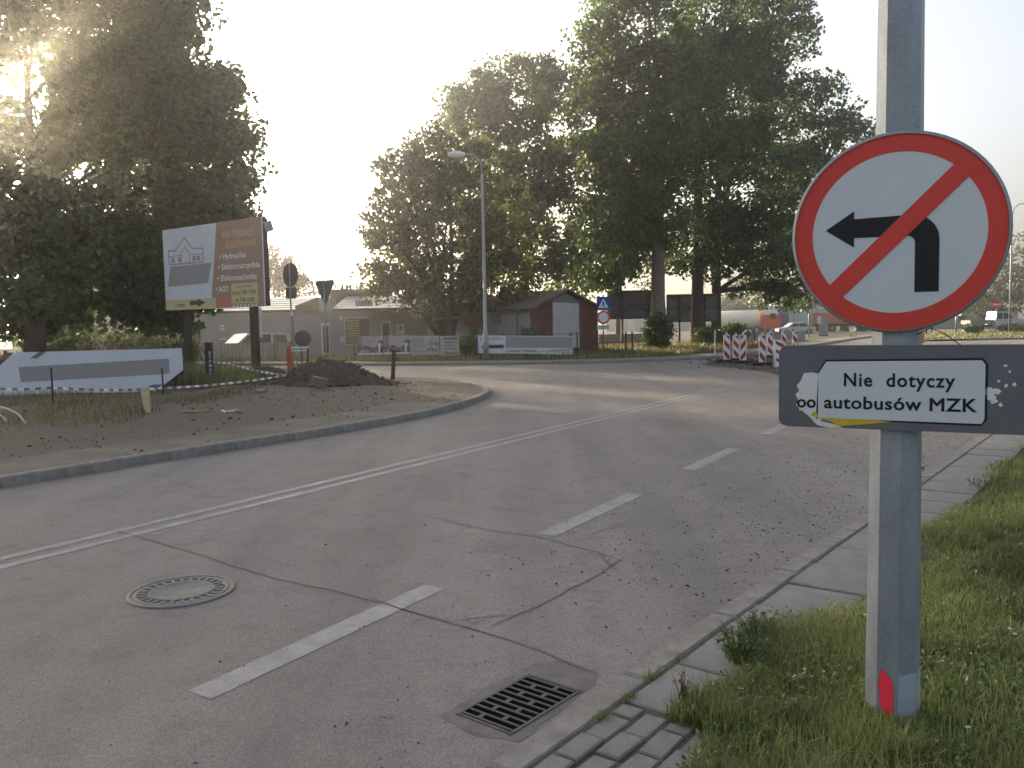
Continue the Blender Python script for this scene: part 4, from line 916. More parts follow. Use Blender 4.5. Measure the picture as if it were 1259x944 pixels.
for s in (-1, 1):
    q = MB(); v0 = [(-.13, s*.22, .03), (.16, s*.22, .03), (.10, s*.02, .95), (-.13, s*.02, .95)]
    q.add(v0+[(x, y-.02, z) for x, y, z in v0], [(0, 1, 2, 3), (7, 6, 5, 4), (0, 4, 5, 1), (1, 5, 6, 2), (2, 6, 7, 3), (3, 7, 4, 0)]); o = q.build('panel', M['white'], t)
    for k in range(3):
        z = .10+k*.30; f = lambda zz: s*.22+(s*.02-s*.22)*(zz-.03)/.92
        q = MB(); e = -.024 if s < 0 else .004
        q.add([(-.10, f(z+.13)+e, z+.13), (.125, f(z)+e, z), (.115, f(z+.14)+e, z+.14), (-.10, f(z+.25)+e, z+.25)], [(0, 1, 2, 3)]); q.build('red_stripe', M['barred'], o)
q = MB(); q.tube([(-.14, -.22, 0), (-.13, 0, .98)], .018, 6); q.build('leg', M['white'], t); q = MB(); q.tube([(-.14, .22, 0), (-.13, 0, .98)], .018, 6); q.build('leg', M['white'], t)
# ---------------------------------------------------------------- traffic beyond
t = root('tanker_truck', 'red, white and blue lorry pulling a cream tank', 'truck', (31.4, 105, 0), R(-42))
q = MB(); q.prism([(1.0, .7), (3.2, .7), (3.3, 1.6), (3.2, 2.5), (2.9, 3.45), (1.5, 3.6), (1.0, 3.3)], -1.25, 1.25); cb = q.build('cab', M['truckred'], t)
q = MB(); q.prism([(1.02, 2.45), (3.1, 2.45), (2.88, 3.47), (1.5, 3.63), (1.02, 3.33)], -1.27, 1.27); q.build('cab_top', M['white'], cb)
q = MB(); q.add([(3.36, -1.2, 1.5), (3.36, 1.2, 1.5), (3.26, 1.2, 2.5), (3.26, -1.2, 2.5), (2.94, 1.2, 3.4), (2.94, -1.2, 3.4)], [(0, 1, 2, 3), (3, 2, 4, 5)]); q.build('windscreen', M['truckblue'], cb)
q = MB(); q.box((3.3, 0, 1.05), (.12, 2.45, .7)); q.build('bumper', M['truckblue'], cb)
for s in (-1, 1): q = MB(); q.prism([(2.0, 1.9), (2.8, 1.9), (2.7, 2.6), (2.0, 2.6)], s*1.285-.006, s*1.285+.006); q.build('side_window', M['glass'], cb)
q = MB(); q.lathe([(0, -9.2), (.9, -9.1), (1.15, -8.8), (1.15, .2), (.95, .5), (0, .6)], 28, axis='X', c=(0, 0, 1.95)); q.build('tank', M['tank'], t)
q = MB(); q.box((-4.3, 0, 3.12), (7.5, .5, .1)); q.build('walkway', M['steel'], t)
q = MB(); q.box((-3, 0, .75), (11, 1.0, .25)); q.build('chassis', M['dark'], t)
for x in (2.3, .2, -6.2, -7.3, -8.4):
    for s in (-1, 1): wheel(t, x, s*1.05, .5, .32)
t = root('box_trailer', 'pale grey box lorry trailer parked behind the tanker', 'trailer', (41.6, 114, 0), R(-4))
q = MB(); q.box((0, 0, 2.1), (13, 2.5, 2.3)); bd = q.build('box', M['trailer'], t)
q = MB(); q.box((0, 0, 3.34), (13.1, 2.56, .16)); q.build('top_rail', M['white'], bd)
for x in (-6.2, -3.1, 0, 3.1, 6.2): q = MB(); q.box((x, -1.27, 2.1), (.10, .04, 2.3)); q.build('rib', M['steelback'], bd)
q = MB(); q.box((0, 0, .85), (12, 1, .2)); q.build('chassis', M['dark'], t)
for x in (-4.5, -3.4, 4.2):
    for s in (-1, 1): wheel(t, x, s*1.05, .48, .3)
sal = [(-2.1, .3), (2.1, .3), (2.15, .75), (1.2, .92), (.55, 1.38), (-.8, 1.42), (-1.6, .98), (-2.1, .9)]
salg = [[(-1.35, .95), (-.15, .95), (-.15, 1.34), (-.75, 1.34)], [(-.05, .95), (.95, .95), (.48, 1.31), (-.05, 1.34)]]
car('parked_car', 'small white car in front of the pale box trailer', 'car', (33.2, 97, 0), R(180), sal, 1.7, salg, (-1.3, 1.3), M['carwhite'])
t = root('control_cabinet', 'grey traffic control cabinet with white notice by the road edge', 'cabinet', (30.0, 80.2, .1), R(-20))
q = MB(); q.box((.15, 0, .95), (.85, .5, 1.75)); cb = q.build('body', M['plaster'], t); q = MB(); q.box((-.25, -.27, 1.55), (.35, .03, .75)); q.build('notice', M['white'], cb); q = MB(); q.box((.15, 0, .06), (.8, .45, .12)); q.build('plinth', M['dark'], t)
t = root('tipper_truck', 'orange red tipper lorry behind the round sign', 'truck', (44.5, 112, 0), R(-8))
q = MB(); q.prism([(-3.4, 1.2), (1.5, 1.2), (1.7, 2.6), (-3.6, 2.6)], -1.2, 1.2); q.build('skip', M['orangepaint'], t); q = MB(); q.prism([(1.8, .7), (3.4, .7), (3.4, 1.8), (3.1, 2.9), (1.8, 2.95)], -1.2, 1.2); cb = q.build('cab', M['orangepaint'], t)
q = MB(); q.prism([(2.2, 1.75), (3.15, 1.75), (2.98, 2.6), (2.2, 2.6)], -1.215, 1.215); q.build('side_window', M['glass'], cb); q = MB(); q.box((-.5, 0, .95), (6, 1, .25)); q.build('chassis', M['dark'], t)
for x in (2.6, -1.4, -2.6):
    for s in (-1, 1): wheel(t, x, s*1.0, .5, .3)
t = root('traffic_light', 'black traffic light on a grey pole beside the control cabinet', 'traffic light', (27.6, 77, .1), R(-15))
polemesh(3.4, .06).build('pole', M['steel'], t); q = MB(); q.box((.0, -.12, 2.95), (.32, .2, .95)); hd = q.build('signal_head', M['black'], t)
for z, mm in ((3.25, 'red'), (2.95, 'dark'), (2.65, 'dark')): q = MB(); q.lathe([(0, .23), (.10, .235), (.11, .30), (.13, .30)], 16, axis='Y', c=(0, 0, z)); q.build('lens', M[mm], hd)
t = root('guard_rail', 'short galvanised guard rail at the far road edge', 'guard rail', (29.6, 72.5, .1), R(50))
for i in range(4): q = MB(); q.tube([(i*.5, 0, 0), (i*.5, 0, .95)], .045, 8); q.build('post', M['steel'], t)
for z in (.5, .92): q = MB(); q.tube([(0, 0, z), (1.5, 0, z)], .035, 8); q.build('rail', M['steel'], t)
# grass island on the right with post, pickup, no entry sign, lamp
gi = [(29.0, 58.5), (36.7, 59.5), (75, 66), (110, 90), (70, 104), (47, 93.5), (33, 66)]
gi = smoothpl(gi+[gi[0]], 1)[:-1]; sheet('grass_island', gi, lambda x, y: .10, M['fieldgreen'])
kerb('island_kerb', [(33, 66), (29.3, 59), (36.7, 59.2), (60, 63)], .125, 1, 1.0)
t = root('pickup_truck', 'white double cab pickup with dropside bed beside the grass island', 'pickup', (51.0, 87.5, .1), R(-2))
q = MB(); q.prism([(-.55, .55), (2.4, .55), (2.55, .95), (2.35, 1.25), (1.75, 1.35), (1.05, 2.05), (-.35, 2.1), (-.5, 1.3)], -.95, .95); cb = q.build('cab', M['carwhite'], t)
for poly in ([(-.32, 1.32), (.22, 1.32), (.22, 1.92), (-.25, 1.95)], [(.32, 1.32), (1.35, 1.35), (.95, 1.88), (.32, 1.92)]):
    for s in (-1, 1): q = MB(); q.prism(poly, s*.958-.006, s*.958+.006); q.build('window', M['glass'], cb)
q = MB(); q.box((-1.85, 0, 1.02), (2.45, 1.95, .42)); q.build('flatbed', M['bedgrey'], t); q = MB(); q.box((-1, 0, .62), (4.2, .8, .2)); q.build('chassis', M['dark'], t)
for x in (1.75, -2.0):
    for s in (-1, 1): wheel(t, x, s*.82, .37)
t = root('no_entry_sign', 'round red no entry sign with white bar behind the pickup bed', 'road sign', (47.9, 82, .1), R(-25))
polemesh(3.1, .04).build('pole', M['steel'], t); q = MB(); q.prism(circ(.42, 36, 0, 2.75), -.06, -.045); dk_ = q.build('disc', M['red'], t); q = MB(); q.box((0, -.064, 2.75), (.66, .006, .15)); q.build('bar', M['white'], dk_)
t = root('street_lamp', 'tall thin street lamp with curved arm standing on the grass island', 'street lamp', (48.0, 80, .1))
q = MB(); q.tube([(0, 0, -.1), (0, 0, 5), (0, 0, 11.0), (.12, 0, 11.7), (.6, 0, 12.2), (1.8, 0, 12.35)], [.10, .08, .06, .05, .045, .04], 8); q.build('pole', M['steel'], t); q = MB(); q.box((2.2, 0, 12.33), (.8, .25, .12)); q.build('lamp_head', M['steel'], t)
t = root('traffic_light', 'black traffic light beside the curved street lamp', 'traffic light', (48.6, 78.5, .1), R(-20))
polemesh(3.2, .06).build('pole', M['steel'], t); q = MB(); q.box((0, -.12, 2.8), (.34, .22, 1.0)); q.build('signal_head', M['black'], t)
for x, y, h_, m, lb in ((45.0, 84, 2.6, 'steel', 'plain grey utility post by the pickup bed'), (46.6, 92, 3.6, 'rust', 'dark wooden pole behind the pickup bed'), (49.6, 79.5, 2.2, 'steel', 'short grey post beside the curved street lamp'), (36.6, 77, 1.5, 'white', 'short white marker post on the grass island'), (42.0, 84, 2.2, 'rust', 'dark thin post before the pale workshop'), (27.6, 55.6, .95, 'yellowpaint', 'short yellow post at the tip of the grass island')):
    q = MB(); q.tube([(0, 0, -.1), (0, 0, h_)], [.09, .08], 8); tag(q.build('marker_post', M[m], None, (x, y, .1)), lb, 'post')
h = root('workshop', 'low pale workshop building behind the grass island', 'building', (66, 122, .05), R(-5))
bx('wall', (0, 4, 1.3), (16, 8, 2.6), M['plaster2'], h); bx('roof', (0, 4, 2.72), (16.6, 8.6, .22), M['roofd'], h)
for x in (-6, -3.4, .2, 3.0, 6): wq = bx('window', (x, -.03, 1.4), (1.3, .06, 1.1), M['white'], h); bx('pane', (x, -.07, 1.4), (1.1, .02, .9), M['glass'], wq)
h = root('warehouse', 'distant grey warehouse with blue roof edge behind the tanker', 'building', (36, 165, .05), R(-8))
bx('wall', (0, 6, 2.2), (34, 12, 4.4), M['trailer'], h); bx('roof_edge', (0, -.1, 4.3), (34.4, .4, .5), M['plate'], h)
for i in range(8): bx('gate', (-14+i*4, -.04, 1.6), (2.6, .06, 2.9), M['plaster'], h)

# ---------------------------------------------------------------- trees: tapered trunk with limbs, crown of single leaves
def quads(name, V, m, parent=None, loc=(0, 0, 0), per=4):
    n = len(V)//per; me = bpy.data.meshes.new(name); me.vertices.add(len(V)); me.vertices.foreach_set('co', np.ascontiguousarray(V, dtype=np.float32).ravel())
    me.loops.add(n*per); me.loops.foreach_set('vertex_index', np.arange(n*per, dtype=np.int32)); me.polygons.add(n)
    me.polygons.foreach_set('loop_start', np.arange(0, n*per, per, dtype=np.int32)); me.polygons.foreach_set('loop_total', np.full(n, per, dtype=np.int32))
    me.materials.append(m); me.update(calc_edges=True); me.validate(); o = bpy.data.objects.new(name, me); o.location = loc; return lnk(o, parent)
def unit(a): return a/np.maximum(1e-9, np.linalg.norm(a, axis=1, keepdims=True))
def leaves(C, size, aspect=.78, flat=.55):
    n = len(C); nm = unit(nr.normal(size=(n, 3))*np.array([1, 1, flat+.6])); t = unit(np.cross(nm, nr.normal(size=(n, 3)))); t[:, 2] -= .25; t = unit(t); b_ = unit(np.cross(nm, t))
    s = (size*nr.uniform(.6, 1.3, n))[:, None]; w_ = s*aspect
    V = np.empty((n, 4, 3)); V[:, 0] = C-t*s*.5; V[:, 1] = C+b_*w_*.5+t*s*.06+nm*s*.1; V[:, 2] = C+t*s*.5; V[:, 3] = C-b_*w_*.5+t*s*.06+nm*s*.1
    return V.reshape(-1, 3)
def bez(p0, p1, p2, n): return [p0*(1-f)**2+p1*2*f*(1-f)+p2*f*f for f in [i/n for i in range(n+1)]]
def tree(name, label, mk, base, r_, ls, lp, ry, es, multi=0, barkm='bark', group=None, z0_=.08):
    t = root(name, label, 'tree', (base[0], base[1], z0_), 0, group); B = np.array([base[0], base[1], z0_])
    q = MB(); top = max(e[1] for e in es); tcx = es[0][0]-base[0]
    ztop = top*.82; P = [Vector((0, 0, -.2)), Vector((0, 0, .3))]
    wob = [rng.uniform(-.25, .25) for _ in range(6)]
    for i in range(1, 7): f = i/6; P.append(Vector((tcx*.25*f*f+wob[i-1]*f, wob[(i+2) % 6]*f, ztop*f)))
    nst = multi if multi else 1; stems = []
    if not multi:
        rad = [r_*1.35, r_*1.08]+[r_*(1-.82*(i/6)) for i in range(1, 7)]; q.tube(P, rad, 12); stems = [P]
    else:
        for k in range(multi):
            e = es[k % len(es)]; tip = Vector((e[0]-base[0]+rng.uniform(-.5, .5), rng.uniform(-1.5, 1.5), e[1]-z0_+rng.uniform(0, .6)*e[3])); b0 = Vector((rng.uniform(-.35, .35), rng.uniform(-.3, .3), -.1))
            pa = bez(b0, Vector((b0.x*1.5+tip.x*.15, b0.y+tip.y*.15, tip.z*.5)), tip, 6); q.tube(pa, [r_*(1-.8*i/6) for i in range(7)], 8); stems.append(pa)
    cs = []
    for (cx, cz, ex, ez, nc) in es:
        ctr = Vector((cx-base[0], rng.uniform(-.3, .3)*ry, cz-z0_))
        st = min(stems, key=lambda s: min((k-ctr).length for k in s)); best = None
        best = min(st[1:], key=lambda k: abs(k.z-max(.72*ctr.z, min(5.5, .5*ztop)))) if not multi else min(st[1:-1], key=lambda k: (k-ctr).length+max(0, k.z-ctr.z))
        mid = (best+ctr)/2+Vector((0, 0, .12*(ctr-best).length)); lim = bez(best, mid, ctr, 5)
        lr = min(.05+.05*ex, max(.05, r_*(1-.8*min(1, max(0, best.z/ztop)))*.5)); q.tube(lim, [lr*(1-.7*i/5) for i in range(6)], 7)
        dd = unit(nr.normal(size=(nc, 3))); rr = nr.uniform(.15, 1, nc)[:, None]**.42; e_ = np.array([ex, min(ry, max(ex, .8)), ez])
        pts = np.array(ctr)[None]+dd*rr*e_; cs.append(pts)
        for k in range(0, nc, 5):
            tp_ = Vector(pts[k]); o = lim[rng.randint(2, 5)]; m_ = (o+tp_)/2+Vector((0, 0, .10*(tp_-o).length)); q.tube(bez(o, m_, tp_, 3), [lr*.34, lr*.26, lr*.18, .012], 5, cap=False)
    q.build('trunk', M[barkm], t)
    C = np.concatenate(cs); crad = nr.uniform(.30, .85, len(C))*min(1.6, max(.8, ls*3.6))
    gd = nr.normal(size=(len(C)*lp, 3)); gl = np.linalg.norm(gd, axis=1, keepdims=True); gd = gd/gl*np.minimum(gl, 1.5+.35*nr.uniform(size=gl.shape)); K_ = np.repeat(C, lp, 0)+gd*np.repeat(crad, lp)[:, None]*np.array([.9, .9, .55])
    K_ = K_[K_[:, 2] > .5]
    quads('crown', leaves(K_, ls), M['leaf'+mk], t)
    return t
TREES = []
TREES.append(('big_tree', 'huge broadleaf tree with crown spreading behind the billboard', 'A', (-18.9, 33), 0.42, 0.25, 95, 4.5, [(-17.52, 15.75, 6.52, 4.12, 285), (-13.71, 10.47, 2.81, 2.4, 152), (-13.23, 13.85, 1.65, 1.51, 47), (-11.47, 9.55, 1.3, 0.82, 34), (-11.38, 11.51, 0.82, 0.75, 19), (-16.09, 7.39, 5.83, 3.77, 285), (-12.45, 6.85, 1.71, 1.37, 57), (-18.83, 4.27, 6.52, 2.74, 218), (-14.07, 3.07, 2.06, 1.3, 57), (-23.56, 10.03, 6.17, 6.86, 190), (-22.7, 4.03, 5.14, 2.74, 85)]))
TREES.append(('big_tree', 'second broadleaf tree standing left of the huge one', 'A', (-31, 38), 0.4, 0.24, 60, 5, [(-34.22, 18.15, 7.9, 6.32, 124), (-34.78, 11.44, 8.29, 5.92, 136), (-32.3, 5.97, 6.32, 4.74, 93), (-38.56, 6.09, 5.92, 4.74, 74)]))
TREES.append(('tall_tree', 'added tall tree hidden behind the huge left tree to shade the junction', 'A', (-34, 77), 0.4, 0.34, 50, 7, [(-32.91, 18.61, 8.0, 7.2, 180), (-34.84, 9.83, 8.8, 7.2, 162), (-37.0, 25.2, 7.2, 6.4, 135)]))  # hidden tree added to keep the low sun off the junction
TREES.append(('round_tree', 'many stemmed olive green tree rising behind the fence banners', 'C', (-3.7, 46.5), 0.2, 0.23, 66, 3.0, [(-5.38, 9.63, 2.03, 2.17, 68), (-3.32, 11.14, 2.42, 2.03, 68), (-6.51, 6.31, 1.93, 2.8, 80), (-7.03, 4.08, 1.16, 1.26, 21), (-3.21, 6.25, 3.38, 3.87, 142), (-3.6, 3.29, 2.42, 1.35, 40), (-0.25, 7.53, 2.32, 3.14, 74), (-0.69, 3.96, 2.42, 1.74, 55)]))
TREES.append(('tall_tree', 'tall loose crowned tree behind the red shed roof', 'B', (1.2, 60), 0.35, 0.3, 72, 3.5, [(-2.2, 16.69, 2.37, 3.12, 55), (0.99, 17.76, 3.43, 2.62, 74), (-3.61, 17.84, 0.75, 1.37, 9), (3.88, 18.27, 2.18, 2.18, 37), (1.49, 13.21, 3.87, 3.12, 93), (-1.44, 11.84, 3.74, 3.12, 80), (3.79, 12.31, 1.87, 2.81, 37), (1.97, 7.47, 3.74, 2.81, 68), (4.58, 6.26, 2.62, 2.18, 37), (-0.94, 7.52, 3.12, 3.12, 55)]))
TREES.append(('poplar_tree', 'pale trunked poplar with ivy at its foot beside the dark billboard back', 'B', (8.25, 46.5), 0.46, 0.24, 72, 3.3, [(7.49, 17.05, 3.62, 3.62, 117), (5.26, 16.88, 1.69, 2.32, 49), (4.99, 12.74, 1.74, 2.66, 62), (6.64, 11.39, 2.9, 3.38, 117), (5.93, 7.77, 2.42, 2.66, 74), (7.86, 7.29, 2.17, 1.93, 55), (9.47, 12.66, 3.14, 4.35, 136), (5.22, 5.1, 1.74, 1.64, 31), (7.97, 22.19, 3.87, 3.87, 55)]))
TREES.append(('poplar_tree', 'darker poplar trunk between two others, ball of mistletoe in its crown', 'A', (11.9, 53), 0.44, 0.26, 72, 3.6, [(13.6, 20.59, 4.85, 4.13, 136), (12.83, 15.65, 4.68, 4.68, 161), (14.36, 10.61, 4.68, 4.13, 148), (12.66, 6.84, 2.86, 2.48, 62), (15.64, 7.29, 3.03, 2.64, 68), (12.61, 25.97, 5.51, 4.96, 68)]))
TREES.append(('poplar_tree', 'poplar farthest along the kerb with boughs drooping to the tanker', 'A', (14.4, 58.5), 0.38, 0.28, 72, 3.6, [(18.09, 20.32, 3.77, 5.17, 93), (19.79, 15.35, 4.13, 4.38, 117), (23.73, 14.72, 1.95, 1.22, 17), (20.94, 10.61, 3.53, 3.53, 93), (19.26, 6.15, 2.74, 2.43, 43), (21.82, 6.94, 2.43, 2.31, 37), (17.84, 3.91, 2.19, 1.09, 16), (20.41, 3.29, 1.95, 0.85, 13), (17.24, 26.83, 4.26, 4.26, 43)]))
TREES.append(('tall_tree', 'slim dark tree in the gap behind the dark billboard back', 'B', (8.4, 65), 0.25, 0.3, 60, 3, [(7.51, 8.48, 3.24, 3.38, 49), (10.65, 6.66, 3.11, 2.03, 24), (8.81, 12.18, 2.7, 4.05, 43), (4.94, 5.07, 1.62, 1.49, 16), (14.13, 7.72, 2.7, 2.43, 22)]))
TREES.append(('backdrop_tree', 'rounded tree rising behind the left sheet roof', 'D', (-22.5, 80), 0.3, 0.3, 34, 3, [(-21.97, 6.4, 2.16, 2.16, 63), (-23.09, 7.58, 2.49, 2.49, 54), (-19.74, 5.66, 1.16, 1.16, 23)]))
TREES.append(('backdrop_tree', 'bushy tree hidden behind the long shop building', 'D', (-16.4, 84), 0.25, 0.3, 30, 2.5, [(-18.77, 5.66, 0.79, 0.79, 12), (-16.17, 4.88, 1.92, 0.87, 23), (-12.9, 4.73, 1.4, 0.87, 18)]))
TREES.append(('distant_tree', 'hazy round tree above the tanker cab', 'D', (45, 165), 0.4, 0.55, 30, 6, [(46.3, 6.98, 5.83, 4.46, 63), (43.88, 4.46, 3.43, 2.4, 18)]))
TREES.append(('distant_tree', 'hazy broad tree above the pale box trailer', 'D', (60, 172), 0.4, 0.55, 30, 6, [(56.66, 7.04, 5.36, 5.0, 63), (60.03, 4.64, 3.93, 2.5, 18)]))
TREES.append(('distant_tree', 'hazy tall tree half behind the red ringed sign', 'D', (68, 160), 0.4, 0.55, 30, 6, [(59.72, 8.4, 4.99, 5.99, 72), (64.43, 5.2, 4.16, 3.66, 27)]))
TREES.append(('distant_tree', 'leafy tree above the pickup and the thin lamp', 'D', (66, 112), 0.4, 0.38, 34, 5, [(65.29, 6.47, 4.19, 4.19, 81), (69.29, 8.02, 3.96, 5.35, 90), (73.5, 5.77, 4.66, 5.24, 72), (64.26, 3.55, 3.03, 2.1, 36)]))
TREES.append(('distant_tree', 'lower leafy tree over the workshop roof', 'D', (58, 135), 0.3, 0.42, 30, 5, [(71.51, 4.05, 3.65, 2.53, 45), (67.57, 3.34, 3.37, 1.96, 27), (74.82, 3.47, 3.09, 2.24, 27)]))
made = [tree(*a, multi=9 if a[0] == 'round_tree' else 0, barkm='barkdark' if a[2] in 'ACD' else 'bark') for a in TREES]
# mistletoe ball in the middle poplar
c = np.array([12.2-11.9, -2.4, 17.9]); dd = unit(nr.normal(size=(5200, 3)))*(nr.uniform(0, 1, 5200)[:, None]**.45)*np.array([1.15, 1.1, 1.3])
quads('mistletoe', leaves(c+dd, .14, .3), M['mistle'], made[6])
def shrub(label, x, y, w_, h_, n, ls, mk, z=.08, nm='shrub'):
    t = root(nm, label, 'shrub', (x, y, z)); q = MB()
    for k in range(7):
        a = rng.uniform(0, 6.28); tip = Vector((w_*.6*math.cos(a), w_*.6*math.sin(a), h_*rng.uniform(.6, .95))); q.tube(bez(Vector((0, 0, -.05)), Vector((tip.x*.2, tip.y*.2, tip.z*.6)), tip, 4), [.03, .025, .02, .015, .008], 5)
    q.build('stems', M['barkdark'], t); nc = max(12, n//40); dd = unit(nr.normal(size=(nc, 3)))*(nr.uniform(.1, 1, nc)[:, None]**.45)*np.array([w_, w_, h_*.5])+np.array([0, 0, h_*.52])
    Kk = np.repeat(dd, 40, 0)+nr.normal(size=(nc*40, 3))*.16*max(1, ls*5)*np.array([1, 1, .8]); Kk = Kk[Kk[:, 2] > .02]; quads('foliage', leaves(Kk, ls), M['leaf'+mk], t)
shrub('dark ivy covered bush at the foot of the pale poplar trunk', 8.05, 45.4, .75, 2.1, 5200, .14, 'A')
shrub('low leafy bush under the darker poplar', 12.3, 51.8, .9, 1.2, 2600, .16, 'B')
shrub('broad green bush behind the white hoarding', -17.5, 38.5, 1.6, 1.6, 5200, .16, 'B')
shrub('tall rounded bush under the huge left tree', -21.3, 39.5, 1.8, 2.2, 6000, .17, 'A')
shrub('loose bush beside the left sheet fence end', -15.3, 38.0, 1.1, 1.3, 3000, .15, 'C')
shrub('small dark bush between the white text banner and the arrow banner', -1.95, 40.6, .55, 1.1, 2400, .12, 'A')
shrub('scrubby bush behind the arrow banner top edge', .8, 41.4, .6, 1.45, 1800, .13, 'B')
shrub('dark low bush under the pickup on the grass island', 51.5, 84.0, 1.9, .75, 2600, .2, 'A')
shrub('small round bush on the grass island beside the pickup bed', 45.4, 82, .8, .8, 1200, .2, 'A')
shrub('weedy bush at the boundary under the grey billboard back', 15.2, 56.5, 1.0, 1.3, 2400, .17, 'B')

# ---------------------------------------------------------------- grass and weeds
def blades(name, label, X, Y, Z, H, Wd, m, lean=.5, kind='stuff', cat='grass'):
    n = len(X); a = nr.uniform(0, 2*np.pi, n); ln = H*lean*nr.uniform(.1, 1.1, n); d1 = np.stack([np.cos(a), np.sin(a)], 1); b_ = a+nr.uniform(-.6, .6, n)+np.pi/2
    s = np.stack([np.cos(b_), np.sin(b_)], 1)*(Wd/2)[:, None]; P0 = np.stack([X, Y], 1); P1 = P0+d1*(ln*.35)[:, None]; P2 = P0+d1*ln[:, None]
    V = np.empty((n, 6, 3))
    V[:, 0, :2] = P0-s; V[:, 1, :2] = P0+s; V[:, 2, :2] = P1+s*.8; V[:, 3, :2] = P2+s*.08; V[:, 4, :2] = P2-s*.08; V[:, 5, :2] = P1-s*.8
    zz = [0, 0, .55, None, None, .55]; drop = np.clip(1-.35*(ln/np.maximum(H, 1e-6))**2, .5, 1)
    for k in range(6): V[:, k, 2] = Z + (H*drop if zz[k] is None else H*zz[k]) - (.01 if k < 2 else 0)
    me = bpy.data.meshes.new(name); me.vertices.add(n*6); me.vertices.foreach_set('co', np.ascontiguousarray(V.reshape(-1, 3), dtype=np.float32).ravel())
    ix = (np.arange(n)[:, None]*6+np.array([0, 1, 2, 5, 5, 2, 3, 4])).astype(np.int32).ravel(); me.loops.add(n*8); me.loops.foreach_set('vertex_index', ix); me.polygons.add(n*2)
    me.polygons.foreach_set('loop_start', np.arange(0, n*8, 4, dtype=np.int32)); me.polygons.foreach_set('loop_total', np.full(n*2, 4, dtype=np.int32)); me.materials.append(m); me.update(calc_edges=True); o = bpy.data.objects.new(name, me); lnk(o); return tag(o, label, cat, None, kind)
def vz(x, y):
    q0, q1 = x-KO.x, y-KO.y; t = q0*KN.x+q1*KN.y; return np.where(t < .62, .012, .012+np.minimum(.05, (t-.62)*.12))
def edge_t(s): return .33 + .10*np.exp(-((s-3)/1.2)**2) + .10*np.sin(s*2.3) + .07*np.sin(s*5.1+1) + np.clip((s-1.5)*.10, 0, .22) + .20*(s < .68)
def verge_pts(n, pw=1.7, ref=3.2):
    out = []
    tot = 0
    while tot < n:
        x = nr.uniform(-.2, 16, 200000); y = nr.uniform(1.0, 20, 200000); q0, q1 = x-KO.x, y-KO.y; s = q0*KD.x+q1*KD.y; t = q0*KN.x+q1*KN.y
        dist = np.hypot(x, y); pr_ = np.minimum(1, (ref/dist)**pw)
        e = edge_t(s)+nr.exponential(.05, len(s)); k = (t > e) & (t < 13) & (nr.uniform(size=len(x)) < pr_) & (np.arctan2(x, y) < .72) & (np.hypot(x-1.51, y-3.25) > .09)
        out.append(np.stack([x[k], y[k], t[k]-e[k], dist[k]], 1)); tot += k.sum()
    return np.concatenate(out)[:n]
G = verge_pts(140000); pn = np.array([fbm(a, b_, .9, 3) for a, b_ in G[:, :2]])
near = np.clip((5.2-G[:, 3])/2.2, 0, 1); post = np.exp(-(np.hypot(G[:, 0]-1.51, G[:, 1]-3.25)/.5)**2)
Hh = (.035+.045*nr.uniform(size=len(G)))*(1+.5*pn)+near*(.06+.12*np.clip(pn+.35, 0, 1))*nr.uniform(.4, 1.2, len(G))+0*post; Hh *= np.clip(.55+G[:, 2]*1.6, .5, 1)
Wd = .0042*np.clip(G[:, 3]/3.4, 1, 4)*nr.uniform(.7, 1.4, len(G)); Hh = np.clip(Hh*(1-.62*post), .02, .3)
pb = np.array([fbm(a+31, b_, 1.7, 3) for a, b_ in G[:, :2]]); kp = (pb > -.22) | (nr.uniform(size=len(G)) < .25); G, pn, near, post, Hh, Wd, pb = G[kp], pn[kp], near[kp], post[kp], Hh[kp], Wd[kp], pb[kp]; tall = nr.uniform(size=len(G)) < .025; Hh = np.clip(np.where(tall, Hh*1.6, Hh)*(1+.35*np.clip(pb, -.3, .6)), .02, .3); gz = vz(G[:, 0], G[:, 1]); dry = nr.uniform(size=len(G)) < np.clip(.14-.3*pn, .04, .4)
blades('grass', 'green roadside grass growing round the lamp post foot', G[~dry, 0], G[~dry, 1], gz[~dry], Hh[~dry], Wd[~dry], M['grass'], .85)
blades('dry_grass', 'straw coloured dead grass blades among the green verge', G[dry, 0], G[dry, 1], gz[dry], Hh[dry]*1.15, Wd[dry]*.8, M['drygrass'], 1.0)
# small leafy weeds in the verge: clover and yarrow leaves close to the ground
W_ = verge_pts(26000, 2.2); k = W_[:, 3] < 7; W_ = W_[k]; pn = np.array([fbm(a+9, b_, 1.6, 3) for a, b_ in W_[:, :2]]); W_ = W_[pn > .02]
Cw = np.stack([W_[:, 0], W_[:, 1], vz(W_[:, 0], W_[:, 1])+nr.uniform(.01, .09, len(W_))], 1); tag(quads('ground_cover', leaves(Cw, .022, .6), M['weed2']), 'small leafy weeds spread through the roadside grass', 'weeds', None, 'stuff')
def weedclump(label, x, y, h_, n, r_, m, leafn=6, nm='weed_clump', ll=.03):
    t = root(nm, label, 'weed', (x, y, float(vz(np.array(x), np.array(y))))); q = MB(); cc = []
    for i in range(n):
        a = rng.uniform(0, 6.28); l = rng.uniform(.2, 1)*r_; tip = Vector((l*math.cos(a), l*math.sin(a), h_*rng.uniform(.55, 1))); pa = bez(Vector((tip.x*.15, tip.y*.15, -.01)), Vector((tip.x*.4, tip.y*.4, tip.z*.7)), tip, 4); q.tube(pa, [.0028, .0026, .0022, .0018, .001], 4)
        for k in range(leafn): f = rng.uniform(.35, 1); j = pa[min(4, int(f*4))]; cc.append((j.x+rng.uniform(-.012, .012), j.y+rng.uniform(-.012, .012), j.z*f+rng.uniform(0, .01)))
    q.build('stalks', m, t); quads('leaves', leaves(np.array(cc), ll, .45), m, t); return t
